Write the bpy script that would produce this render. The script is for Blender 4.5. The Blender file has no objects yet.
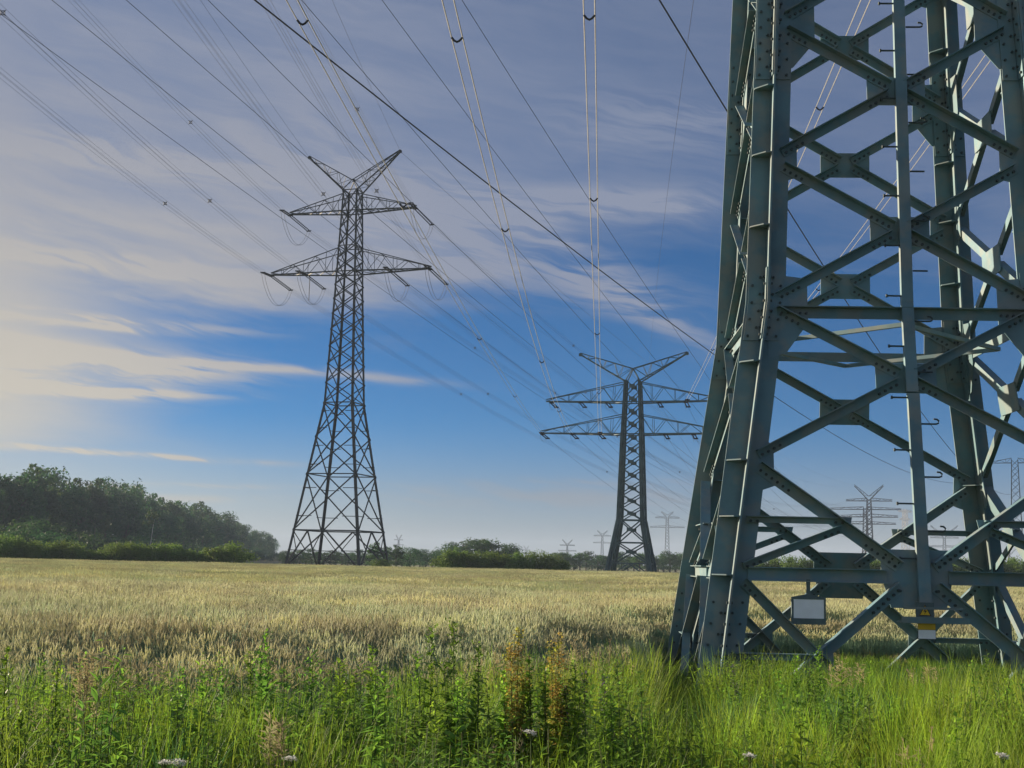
import bpy, math, random
from mathutils import Vector, Matrix
from math import sin, cos, pi, radians

random.seed(7)
scene = bpy.context.scene
COL = scene.collection

# ------------------------------------------------------------------ camera, sky, sun, exposure
FPX, PITCH, ROLL, EYE = 1306.07, 0.13516, 0.02279, 1.6
cam_data = bpy.data.cameras.new('camera')
cam = bpy.data.objects.new('camera', cam_data)
COL.objects.link(cam)
cam_data.sensor_fit = 'HORIZONTAL'
cam_data.sensor_width = 36.0
cam_data.lens = 36.0 * FPX / 1024.0
cam_data.clip_start, cam_data.clip_end = 0.1, 20000
_F = Vector((0, cos(PITCH), sin(PITCH)))
_R0, _U0 = Vector((1, 0, 0)), Vector((0, -sin(PITCH), cos(PITCH)))
_R = cos(ROLL) * _R0 + sin(ROLL) * _U0
_U = -sin(ROLL) * _R0 + cos(ROLL) * _U0
_m = Matrix((_R, _U, -_F)).transposed().to_4x4()
_m.translation = (0, 0, EYE)
cam.matrix_world = _m
scene.camera = cam

SUN_AZ, SUN_EL = radians(-56), radians(14)        # azimuth clockwise from +Y, so the sun stands to the left
world = bpy.data.worlds.new('World')
scene.world = world
world.use_nodes = True
wt = world.node_tree
wt.nodes.clear()


class G:
    """tiny helper for building node graphs"""
    def __init__(self, t): self.t = t
    def n(self, kind, **kw):
        o = self.t.nodes.new(kind)
        for k, v in kw.items(): setattr(o, k, v)
        return o
    def _in(self, sock, v):
        if hasattr(v, 'is_linked') or isinstance(v, bpy.types.NodeSocket): self.t.links.new(v, sock)
        else: sock.default_value = v
    def m(self, op, a, b=0.0, c=0.0, clamp=False):
        o = self.n('ShaderNodeMath', operation=op, use_clamp=clamp)
        for i, v in enumerate((a, b, c)): self._in(o.inputs[i], v)
        return o.outputs[0]
    def ss(self, x, lo, hi):
        o = self.n('ShaderNodeMapRange', interpolation_type='SMOOTHSTEP')
        self._in(o.inputs[0], x); o.inputs[1].default_value = lo; o.inputs[2].default_value = hi
        return o.outputs[0]
    def xyz(self, x, y, z=0.0):
        o = self.n('ShaderNodeCombineXYZ')
        for i, v in enumerate((x, y, z)): self._in(o.inputs[i], v)
        return o.outputs[0]
    def noise(self, vec, scale, detail=4, rough=.55, dist=0.0):
        o = self.n('ShaderNodeTexNoise')
        if vec is not None: self._in(o.inputs['Vector'], vec)
        o.inputs['Scale'].default_value = scale; o.inputs['Detail'].default_value = detail
        o.inputs['Roughness'].default_value = rough; o.inputs['Distortion'].default_value = dist
        return o.outputs['Fac']
    def mix(self, f, a, b):
        o = self.n('ShaderNodeMix', data_type='RGBA')
        self._in(o.inputs[0], f); self._in(o.inputs[6], a); self._in(o.inputs[7], b)
        return o.outputs[2]


g = G(wt)
sky = g.n('ShaderNodeTexSky', sky_type='NISHITA')
sky.sun_disc = False
sky.sun_elevation = SUN_EL
sky.sun_rotation = SUN_AZ
sky.altitude = 50
sky.air_density, sky.dust_density, sky.ozone_density = 0.65, 0.1, 8.0
tc = g.n('ShaderNodeTexCoord')
sp = g.n('ShaderNodeSeparateXYZ')
wt.links.new(tc.outputs['Generated'], sp.inputs[0])
dx, dy, el = sp.outputs[0], sp.outputs[1], sp.outputs[2]
az = g.m('ARCTAN2', dx, dy)
warp = g.noise(g.xyz(g.m('MULTIPLY', az, 2.2), g.m('MULTIPLY', el, 5.0)), 2.6, 3)
elw = g.m('ADD', el, g.m('MULTIPLY', g.m('SUBTRACT', warp, .5), .05))
# long wisps drawn out sideways and slanting a little down to the right
u1 = g.m('ADD', az, g.m('MULTIPLY', elw, .35))
n_wisp = g.noise(g.xyz(g.m('MULTIPLY', u1, 3.4), g.m('MULTIPLY', g.m('ADD', elw, g.m('MULTIPLY', az, .11)), 21.0), 3.1), 1.5, 6, .58, .12)
n_big = g.noise(g.xyz(g.m('MULTIPLY', az, 2.4), g.m('MULTIPLY', elw, 7.0), 8.3), 1.4, 4, .5)
n_fine = g.noise(g.xyz(g.m('MULTIPLY', u1, 6.0), g.m('MULTIPLY', g.m('ADD', elw, g.m('MULTIPLY', az, .16)), 60.0), 5.5), 1.7, 5, .6, .1)
edge = g.m('ADD', .163, g.m('MULTIPLY', g.ss(az, -.18, .12), .050))
ragged = g.m('ADD', g.m('MULTIPLY', g.m('SUBTRACT', n_wisp, .5), .10), g.m('MULTIPLY', g.m('SUBTRACT', n_big, .5), .09))
veil = g.ss(g.m('SUBTRACT', g.m('ADD', el, ragged), edge), .0, .06)
amt = g.m('SUBTRACT', .95, g.m('MULTIPLY', g.ss(az, -.22, .18), .46))
tex = g.m('ADD', .66, g.m('ADD', g.m('MULTIPLY', g.ss(n_fine, .34, .68), .13), g.m('MULTIPLY', g.ss(n_wisp, .28, .72), .25)))
cov = g.m('MULTIPLY', g.m('MULTIPLY', veil, amt), tex)
glow = g.m('MULTIPLY', g.m('MULTIPLY', g.ss(g.m('ADD', g.m('MULTIPLY', az, -1), g.m('MULTIPLY', g.m('SUBTRACT', n_wisp, .5), .12)), .19, .41), g.ss(el, .02, .09)), .88)
cov = g.m('MAXIMUM', cov, glow)
def streak(e0, slope, width, a0, a1, amt, soft=.06):
    line = g.m('ADD', e0, g.m('MULTIPLY', az, slope))
    d = g.m('DIVIDE', g.m('SUBTRACT', g.m('ADD', el, g.m('MULTIPLY', g.m('SUBTRACT', n_wisp, .5), width * 1.6)), line), width)
    bump = g.m('POWER', 2.718, g.m('MULTIPLY', g.m('MULTIPLY', d, d), -1))
    win = g.m('MULTIPLY', g.ss(az, a0 - soft, a0 + soft), g.m('SUBTRACT', 1.0, g.ss(az, a1 - soft, a1 + soft)))
    tx = g.m('ADD', .18, g.m('MULTIPLY', g.ss(n_fine, .38, .60), 1.0))
    return g.m('MULTIPLY', g.m('MULTIPLY', bump, win), g.m('MULTIPLY', tx, amt))
for st in ((.131, -.02, .011, -.75, -.20, .9), (.137, -.02, .003, -.5, -.13, .8), (.110, -.02, .0055, -.75, -.26, .95), (.117, .0, .003, -.34, -.22, .6), (.162, -.02, .004, -.36, -.20, .6), (.151, -.04, .0025, -.40, -.27, .7), (.055, .02, .002, -.30, -.16, .6), (.20, -.03, .006, -.45, -.2, .4), (.066, -.02, .0022, -.75, -.17, .9),
           (.048, .03, .003, -.75, -.15, .45), (.268, .01, .011, -.09, .15, .8), (.215, -.1, .018, -.1, .14, .35), (.33, -.05, .02, .05, .2, .3), (.232, -.42, .012, .03, .16, .75), (.222, -.55, .011, -.14, -.03, .8),
           (.198, -.50, .010, -.20, -.07, .7), (.255, -.45, .012, -.05, .09, .5), (.050, .012, .008, -.10, .15, .55), (.060, .02, .003, -.02, .16, .5), (.131, -.05, .0035, -.13, -.06, .8), (.275, -.03, .008, -.8, -.12, .4)):
    cov = g.m('ADD', cov, streak(*st))
low = g.m('MULTIPLY', g.m('SUBTRACT', 1.0, g.ss(el, .0, .115)), .80)
cov = g.m('MINIMUM', g.m('MAXIMUM', g.m('MAXIMUM', cov, 0.0), g.m('ADD', low, g.m('MULTIPLY', cov, .45))), .95)
warmth = g.m('MULTIPLY', g.ss(g.m('MULTIPLY', az, -1), -.05, .38), g.m('SUBTRACT', 1.0, g.ss(el, .08, .40)))
lowtint = g.mix(g.m('SUBTRACT', 1.0, g.ss(el, .0, .13)), (2.2, 2.5, 3.35, 1), (2.5, 2.42, 2.3, 1))
ccol = g.mix(warmth, lowtint, (5.2, 4.7, 3.85, 1))
# clouds stand in front of the clear sky
tint = g.n('ShaderNodeMix', data_type='RGBA', blend_type='MULTIPLY')
tint.inputs[0].default_value = 1.0
wt.links.new(sky.outputs[0], tint.inputs[6]); tint.inputs[7].default_value = (.45, .73, .68, 1)
skycol = g.mix(cov, tint.outputs[2], ccol)
bg = g.n('ShaderNodeBackground')
bg.inputs['Strength'].default_value = 0.0545
wt.links.new(skycol, bg.inputs['Color'])
wo = g.n('ShaderNodeOutputWorld')
wt.links.new(bg.outputs[0], wo.inputs['Surface'])

sun_data = bpy.data.lights.new('sun', 'SUN')
sun = bpy.data.objects.new('sun', sun_data)
COL.objects.link(sun)
sun_data.energy = 5.0
sun_data.angle = radians(0.6)
sun_data.color = (1.0, 0.82, 0.60)
sdir = Vector((sin(SUN_AZ) * cos(SUN_EL), cos(SUN_AZ) * cos(SUN_EL), sin(SUN_EL)))
sun.rotation_euler = (-sdir).to_track_quat('-Z', 'Y').to_euler()

vs = scene.view_settings
vs.view_transform, vs.look, vs.gamma, vs.use_curve_mapping = 'Standard', 'None', 1.0, False
vs.exposure = 1.15
scene.cycles.max_bounces = 6
scene.cycles.transparent_max_bounces = 4
scene.cycles.volume_bounces = 0


# ------------------------------------------------------------------ materials
def mat(name, col, rough=.8, metal=0.0, var=0.0, scale=3.0, col2=None, trans=0.0, bump=0.0, rnd=0.0, spec=.3, patch=None):
    """procedural surface: two tones broken by noise, per-instance variation, optional leaf translucency"""
    m = bpy.data.materials.new(name)
    m.use_nodes = True
    t = m.node_tree; t.nodes.clear(); h = G(t)
    geo = h.n('ShaderNodeNewGeometry')
    c = tuple(col) + (1,)
    c2 = tuple(col2) + (1,) if col2 else tuple(x * (1 - var) for x in col) + (1,)
    f = h.ss(h.noise(geo.outputs['Position'], scale, 5), .35, .65)
    cc = h.mix(f, c, c2)
    if patch:
        f2 = h.ss(h.noise(geo.outputs['Position'], patch[1], 3), .42, .62)
        cc = h.mix(h.m('MULTIPLY', f2, patch[2]), cc, tuple(patch[0]) + (1,))
    if rnd:
        oi = h.n('ShaderNodeObjectInfo')
        hs = h.n('ShaderNodeHueSaturation')
        t.links.new(cc, hs.inputs['Color'])
        t.links.new(h.m('ADD', 1 - rnd, h.m('MULTIPLY', oi.outputs['Random'], 2 * rnd)), hs.inputs['Value'])
        t.links.new(h.m('ADD', .5 - rnd * .06, h.m('MULTIPLY', oi.outputs['Random'], rnd * .12)), hs.inputs['Hue'])
        cc = hs.outputs[0]
    b = h.n('ShaderNodeBsdfPrincipled')
    t.links.new(cc, b.inputs['Base Color'])
    b.inputs['Roughness'].default_value = rough
    b.inputs['Metallic'].default_value = metal
    b.inputs['Specular IOR Level'].default_value = spec
    if bump:
        bn = h.n('ShaderNodeBump'); bn.inputs['Strength'].default_value = bump
        t.links.new(h.noise(geo.outputs['Position'], scale * 6, 4), bn.inputs['Height'])
        t.links.new(bn.outputs[0], b.inputs['Normal'])
    out = b.outputs[0]
    if trans:
        tr = h.n('ShaderNodeBsdfTranslucent')
        t.links.new(cc, tr.inputs['Color'])
        mx = h.n('ShaderNodeMixShader'); mx.inputs[0].default_value = trans
        t.links.new(out, mx.inputs[1]); t.links.new(tr.outputs[0], mx.inputs[2])
        out = mx.outputs[0]
    o = h.n('ShaderNodeOutputMaterial')
    t.links.new(out, o.inputs['Surface'])
    return m


M = dict(
    paint=mat('grey_green_paint', (.125, .235, .27), .55, 0, col2=(.095, .175, .205), scale=1.6, bump=.06, rnd=.13, spec=.35, patch=((.25, .24, .20), 3.0, .45)),
    bolt=mat('bolt_steel', (.05, .075, .08), .55, 0, .3),
    galv=mat('weathered_steel', (.04, .048, .048), .6, 0, .35, 1.5),
    galv2=mat('green_grey_steel', (.085, .14, .15), .6, 0, .3, 1.2),
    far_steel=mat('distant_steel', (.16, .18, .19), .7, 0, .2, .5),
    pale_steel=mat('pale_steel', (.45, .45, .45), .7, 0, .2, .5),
    alu=mat('aluminium_strand', (.50, .49, .46), .5, .0, .2, 8.0),
    alu2=mat('grey_strand', (.13, .135, .15), .6, 0, .2, 8.0),
    dark_wire=mat('dark_strand', (.045, .047, .052), .6, 0, .2, 8.0),
    insul=mat('brown_insulator', (.035, .032, .034), .8, 0, .2, 8.0),
    concrete=mat('concrete', (.33, .32, .29), .9, 0, .3, 5.0, bump=.2),
    white=mat('white_enamel', (.86, .88, .93), .4, 0, .06, 6.0),
    frame=mat('sign_frame', (.10, .145, .15), .5, 0, .2, 5.0),
    yellow=mat('yellow_enamel', (.75, .47, .02), .45, 0, .12, 8.0),
    mid_steel=mat('blackish_steel', (.012, .016, .018), .8, 0, .2, .5),  # one even near-black tone for two of the far pylons
    black=mat('black_enamel', (.02, .02, .022), .5),
    soil=mat('soil', (.12, .10, .06), .95, 0, scale=.8, col2=(.09, .09, .05), bump=.3),
    verge=mat('verge_ground', (.045, .06, .022), .95, 0, scale=1.5, col2=(.06, .06, .03), bump=.3),
    meadow=mat('meadow', (.09, .12, .045), .95, 0, scale=.05, col2=(.13, .13, .06), bump=.2),
    ear=mat('wheat_ear', (.61, .59, .38), .75, 0, scale=.35, col2=(.52, .55, .37), trans=.52, rnd=.22, spec=.2),
    stalk=mat('wheat_stalk', (.28, .39, .24), .7, 0, scale=.5, col2=(.24, .37, .27), trans=.5, rnd=.2, spec=.2),
    grass=mat('grass_blade', (.27, .41, .03), .55, 0, scale=.9, col2=(.17, .33, .035), trans=.55, rnd=.28, spec=.25, patch=((.30, .37, .05), .5, .6)),
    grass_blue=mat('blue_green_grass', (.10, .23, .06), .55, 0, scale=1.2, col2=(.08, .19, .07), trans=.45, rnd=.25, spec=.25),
    dry=mat('dry_grass', (.44, .37, .20), .8, 0, scale=2, col2=(.36, .33, .19), trans=.35, rnd=.2, spec=.15),
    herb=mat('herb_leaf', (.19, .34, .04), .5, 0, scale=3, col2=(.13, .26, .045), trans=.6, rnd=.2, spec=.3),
    herb_light=mat('pale_herb_leaf', (.27, .43, .04), .5, 0, scale=3, col2=(.18, .33, .045), trans=.62, rnd=.2, spec=.3),
    stem=mat('green_stem', (.07, .13, .035), .7, 0, scale=4, col2=(.11, .12, .04), trans=.15, spec=.2),
    dock=mat('dock_seed', (.42, .28, .08), .8, 0, scale=12, col2=(.36, .40, .07), trans=.5, spec=.15),
    petal=mat('white_petal', (.75, .76, .72), .7, 0, .1, 5, trans=.3, spec=.2),
    purple=mat('dull_purple_flower', (.22, .18, .26), .8, 0, .2, 5, trans=.3, spec=.2),
    bark=mat('bark', (.10, .08, .06), .9, 0, .4, 3, bump=.3),
    birch=mat('birch_bark', (.62, .60, .55), .8, 0, .25, 1.2),
    leafd=mat('dark_foliage', (.036, .10, .034), .7, 0, scale=.35, col2=(.052, .118, .038), trans=.35, rnd=.3, spec=.2),
    leafm=mat('mid_foliage', (.050, .125, .036), .7, 0, scale=.35, col2=(.075, .14, .038), trans=.35, rnd=.3, spec=.2),
    leafl=mat('hedge_foliage', (.10, .18, .035), .65, 0, scale=.8, col2=(.13, .20, .038), trans=.45, rnd=.2, spec=.2),
)


# ------------------------------------------------------------------ mesh builder and object helpers
class MB:
    def __init__(self): self.v = []; self.f = []; self.mi = []; self.cur = 0
    def add(self, vs, fs):
        b = len(self.v)
        self.v += [tuple(x) for x in vs]
        self.f += [tuple(b + i for i in f) for f in fs]
        self.mi += [self.cur] * len(fs)
    def prism(self, prof0, prof1, cap=True):
        n = len(prof0)
        fs = [(i, (i + 1) % n, n + (i + 1) % n, n + i) for i in range(n)]
        if cap: fs += [tuple(range(n - 1, -1, -1)), tuple(range(n, 2 * n))]
        self.add(list(prof0) + list(prof1), fs)
    def bar(self, p, q, u, v):
        """rectangular bar; u, v are half-extent vectors"""
        p, q = Vector(p), Vector(q)
        o = [-u - v, u - v, u + v, -u + v]
        self.prism([p + x for x in o], [q + x for x in o])
    def beam(self, p, q, w, h=None, up=(0, 0, 1)):
        p, q = Vector(p), Vector(q); d = (q - p).normalized(); up = Vector(up)
        if abs(d.dot(up)) > .98: up = Vector((1, 0, 0))
        s = d.cross(up).normalized(); t = s.cross(d)
        self.bar(p, q, s * w / 2, t * (h or w) / 2)
    def angle(self, p, q, a, b, w, t):
        """L section: one flange along a, the other along b, both from the heel line p-q"""
        p, q = Vector(p), Vector(q)
        o = [a * 0, a * w, a * w + b * t, a * t + b * t, a * t + b * w, b * w]
        self.prism([p + x for x in o], [q + x for x in o])
    def box(self, c, sx, sy, sz):
        c = Vector(c)
        self.bar(c - Vector((0, 0, sz / 2)), c + Vector((0, 0, sz / 2)), Vector((sx / 2, 0, 0)), Vector((0, sy / 2, 0)))
    def tube(self, pts, r, n=5, r1=None, cap=False):
        pts = [Vector(p) for p in pts]; k = len(pts); rings = []
        up = Vector((0, 0, 1))
        for i, p in enumerate(pts):
            d = (pts[min(i + 1, k - 1)] - pts[max(i - 1, 0)])
            d = d.normalized() if d.length > 1e-9 else Vector((0, 0, 1))
            a = up if abs(d.dot(up)) < .95 else Vector((1, 0, 0))
            s = d.cross(a).normalized(); t = s.cross(d)
            rr = r if r1 is None else r + (r1 - r) * i / (k - 1)
            rings += [p + (s * cos(2 * pi * j / n) + t * sin(2 * pi * j / n)) * rr for j in range(n)]
        fs = [(i * n + j, i * n + (j + 1) % n, (i + 1) * n + (j + 1) % n, (i + 1) * n + j) for i in range(k - 1) for j in range(n)]
        if cap: fs += [tuple(range(n - 1, -1, -1)), tuple(range((k - 1) * n, k * n))]
        self.add(rings, fs)
    def plate(self, pts, nrm, t):
        o = Vector(nrm).normalized() * t / 2
        self.prism([Vector(p) - o for p in pts], [Vector(p) + o for p in pts])
    def bolt(self, p, nrm, r=.018, h=.024):
        nrm = Vector(nrm).normalized()
        a = Vector((0, 0, 1)) if abs(nrm.z) < .9 else Vector((1, 0, 0))
        s = nrm.cross(a).normalized(); t = s.cross(nrm)
        ring = [Vector(p) + (s * cos(k * pi / 3) + t * sin(k * pi / 3)) * r for k in range(6)]
        k = self.cur; self.cur = 1; self.prism(ring, [x + nrm * h for x in ring]); self.cur = k
    def build(self, name, m, parent=None, loc=None, link=True, smooth=False):
        me = bpy.data.meshes.new(name)
        L = Vector(loc) if loc is not None else Vector((0, 0, 0))
        me.from_pydata([(x - L.x, y - L.y, z - L.z) for x, y, z in self.v] if loc is not None else self.v, [], self.f)
        if m is M['paint'] and any(self.mi): m = [m, M['bolt']]  # bolt heads coloured darker than the paint to imitate their shadow
        for x in (m if isinstance(m, (list, tuple)) else [m]): me.materials.append(x)
        if any(self.mi): me.polygons.foreach_set('material_index', self.mi)
        if smooth: me.polygons.foreach_set('use_smooth', [True] * len(me.polygons))
        me.update()
        o = bpy.data.objects.new(name, me)
        if link: COL.objects.link(o)
        if loc is not None: o.location = L
        if parent: o.parent = parent
        return o


def tag(o, label=None, cat=None, group=None, kind=None):
    if label: o['label'] = label
    if cat: o['category'] = cat
    if group: o['group'] = group
    if kind: o['kind'] = kind
    return o


def thing(name, label, cat, loc=(0, 0, 0), rz=0, group=None):
    o = bpy.data.objects.new(name, None)
    COL.objects.link(o)
    o.empty_display_size = .3
    o.location = loc; o.rotation_euler = (0, 0, rz)
    return tag(o, label, cat, group)


def copy_tree(o, parent=None):
    c = o.copy()
    for k in ('label', 'group'):
        pass
    COL.objects.link(c)
    if parent: c.parent = parent
    for ch in list(o.children): copy_tree(ch, c)
    return c


def unproj(px, py, Y):
    d = _F + _R * ((px - 512) / FPX) + _U * ((384 - py) / FPX)
    return Vector((0, 0, EYE)) + d * (Y / d.y)


def px_to_x(px, Y):                       # lateral position of a picture column at ground distance Y
    return unproj(px, 562 + (px - 512) * .0228, Y).x


# ------------------------------------------------------------------ ground
def sheet(name, pts, z, m):
    b = MB(); b.add([(x, y, z) for x, y in pts], [tuple(range(len(pts)))])
    return tag(b.build(name, m), kind='structure')


b = MB()
gx = [-2600, -1200, -600, -300, -150, -60, -20, 0, 20, 60, 150, 300, 600, 1200, 2600]
gy = [-420, -150, -40, 0, 30, 80, 160, 300, 600, 1200, 2000, 3400]
b.add([(x, y, 0) for y in gy for x in gx],
      [(j * 15 + i, j * 15 + i + 1, (j + 1) * 15 + i + 1, (j + 1) * 15 + i) for j in range(11) for i in range(14)])
tag(b.build('ground', M['meadow']), kind='structure')


def near_edge(x):                         # where the wheat begins, seen from the verge
    ks = [(-40, 9.5), (-9, 10.2), (-3, 12.0), (0, 13.4), (1.2, 14.4), (1.7, 15.5), (2.3, 21.6), (3.6, 22.0), (18, 22.6), (60, 26)]
    for (x0, y0), (x1, y1) in zip(ks, ks[1:]):
        if x <= x1: return y0 + (y1 - y0) * (max(x, x0) - x0) / (x1 - x0)
    return ks[-1][1]


def far_edge(x): return 125 + 6 * sin(x * .03)


xs = [-75 + .5 * i for i in range(301)]
sheet('field_soil', [(x, near_edge(x)) for x in xs] + [(x, far_edge(x)) for x in reversed(xs)], .004, M['soil'])
sheet('verge_ground', [(-40, 1.5), (60, 1.5)] + [(x / 2, near_edge(x / 2)) for x in range(120, -81, -1)], .008, M['verge'])


# ------------------------------------------------------------------ steel pylons
class Tower:
    """square lattice mast in local axes: x along the crossarms, y along the line"""
    def __init__(self, root, prof): self.root = root; self.prof = prof
    def W(self, z):
        p = self.prof
        for (z0, w0), (z1, w1) in zip(p, p[1:]):
            if z <= z1: return w0 + (w1 - w0) * (z - z0) / (z1 - z0)
        return p[-1][1]
    def F(self, k, u, z, o=0.0):          # point on face k at cross position u, pushed outwards by o
        h = self.W(z) / 2 + o
        return Vector(((u, -h, z), (h, u, z), (-u, h, z), (-h, -u, z))[k])
    def N(self, k): return Vector(((0, -1, 0), (1, 0, 0), (0, 1, 0), (-1, 0, 0))[k])
    def T(self, k): return Vector(((1, 0, 0), (0, 1, 0), (-1, 0, 0), (0, -1, 0))[k])
    def corner(self, sx, sy, z): h = self.W(z) / 2; return Vector((sx * h, sy * h, z))


def cross_leg(b, p0, p1, l0, l1, t):
    X, Y = Vector((1, 0, 0)), Vector((0, 1, 0))
    for A, B in ((X, Y), (Y, X)):
        def prof(p, l): return [p - A * l - B * t, p + A * l - B * t, p + A * l + B * t, p - A * l + B * t]
        b.prism(prof(p0, l0), prof(p1, l1))


def lattice_arm(b, roots_low, roots_up, tip, n, w):
    """tapering lattice: two lower chords and two upper chords meeting at the tip, with webs"""
    tip = Vector(tip)
    lo = [Vector(r) for r in roots_low]; up = [Vector(r) for r in roots_up]
    tl = [tip + (l - (lo[0] + lo[1]) / 2) * .06 for l in lo]
    tu = [t + Vector((0, 0, w * 2)) for t in tl]
    for a, c in zip(lo, tl): b.beam(a, c, w * 1.2)
    for a, c in zip(up, tu): b.beam(a, c, w * .75)
    def pt(a, c, t): return a + (c - a) * t
    for i in range(n):
        t0, t1 = i / n, (i + 1) / n
        for s in (0, 1):
            b.beam(pt(lo[s], tl[s], t0), pt(up[s], tu[s], t0), w * .4) if i % 2 else None
            a, c = (pt(up[s], tu[s], t0), pt(lo[s], tl[s], t1)) if i % 2 == 0 else (pt(lo[s], tl[s], t0), pt(up[s], tu[s], t1))
            b.beam(a, c, w * .42)
        b.beam(pt(lo[0], tl[0], t0), pt(lo[1], tl[1], t1), w * .55)
        b.beam(pt(lo[1], tl[1], t0), pt(lo[0], tl[0], t0), w * .55)
        if i % 2 == 0: b.beam(pt(up[0], tu[0], t0), pt(up[1], tu[1], t0), w * .5)


def xbrace(tw, z0, z1, w, inset, m, name='cross_brace', gus=0.0, horiz=False, o=.02):
    for k in range(4):
        b = MB(); N, T = tw.N(k), tw.T(k)
        for s in (-1, 1):
            p = tw.F(k, s * (tw.W(z0) / 2 - inset), z0, o); q = tw.F(k, -s * (tw.W(z1) / 2 - inset), z1, o + w * .3)
            b.beam(p, q, w, w * .8, N)
        if gus:
            w0, w1 = tw.W(z0), tw.W(z1); t = w0 / (w0 + w1); zc = z0 + (z1 - z0) * t
            c = tw.F(k, 0, zc, o + w * .9)
            b.plate([c + T * a * gus + Vector((0, 0, e * gus * .6)) for a, e in ((-1, -1), (1, -1), (1, 1), (-1, 1))], N, .03)
        if horiz: b.beam(tw.F(k, -tw.W(z1) / 2, z1), tw.F(k, tw.W(z1) / 2, z1), w * .9)
        b.build(name, m, tw.root)


def pylon_top(tw, spec, m, w):
    """spec: crossarms [(half, z_low, z_up)], peak (half, z_tip, z_lowroot, z_uproot)"""
    for half, zl, zu in spec['arms']:
        for s in (-1, 1):
            b = MB(); h, hu = tw.W(zl) / 2, tw.W(zu) / 2
            lattice_arm(b, [(s * h, -h, zl), (s * h, h, zl)], [(s * hu, -hu, zu), (s * hu, hu, zu)], (s * half, 0, zl + .15), spec.get('n', 7), w)
            b.build('crossarm', m, tw.root)
        b = MB(); h = tw.W(zl) / 2
        for k in range(4): b.beam(tw.F(k, -h, zl), tw.F(k, h, zl), w)
        b.build('arm_ring', m, tw.root)
    half, zt, zl, zu = spec['peak']
    for s in (-1, 1):
        b = MB(); h = tw.W(zl) / 2
        lattice_arm(b, [(s * h, -h, zl), (s * h, h, zl)], [(s * .12, -h * .35, zu), (s * .12, h * .35, zu)], (s * half, 0, zt), spec.get('np', 6), w * .9)
        b.box((s * half, 0, zt), .3, .3, .3)
        b.build('peak_arm', m, tw.root)
    b = MB(); h = tw.W(zl) / 2
    for sx in (-1, 1):
        for sy in (-1, 1): b.beam((sx * h, sy * h, zl), (0, sy * h * .35, zu), w * .8)
    b.beam((0, -h * .35, zu), (0, h * .35, zu), w * .8)
    b.build('mast_cap', m, tw.root)


def insulator_string(b, p, q, gap=.38, r=.095):
    p, q = Vector(p), Vector(q); d = (q - p); L = d.length; d.normalize()
    s = d.cross(Vector((0, 0, 1))).normalized()
    for o in (-gap / 2, gap / 2):
        a, c = p + s * o, q + s * o
        b.tube([a, c], r * .35, 5)
        n = int(L / .32)
        for i in range(1, n):
            x = a + (c - a) * (i / n)
            b.tube([x - d * .07, x + d * .07], r, 7, r * .55, True)
    for e in (p, q): b.beam(e - s * gap * .8, e + s * gap * .8, .14)


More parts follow.
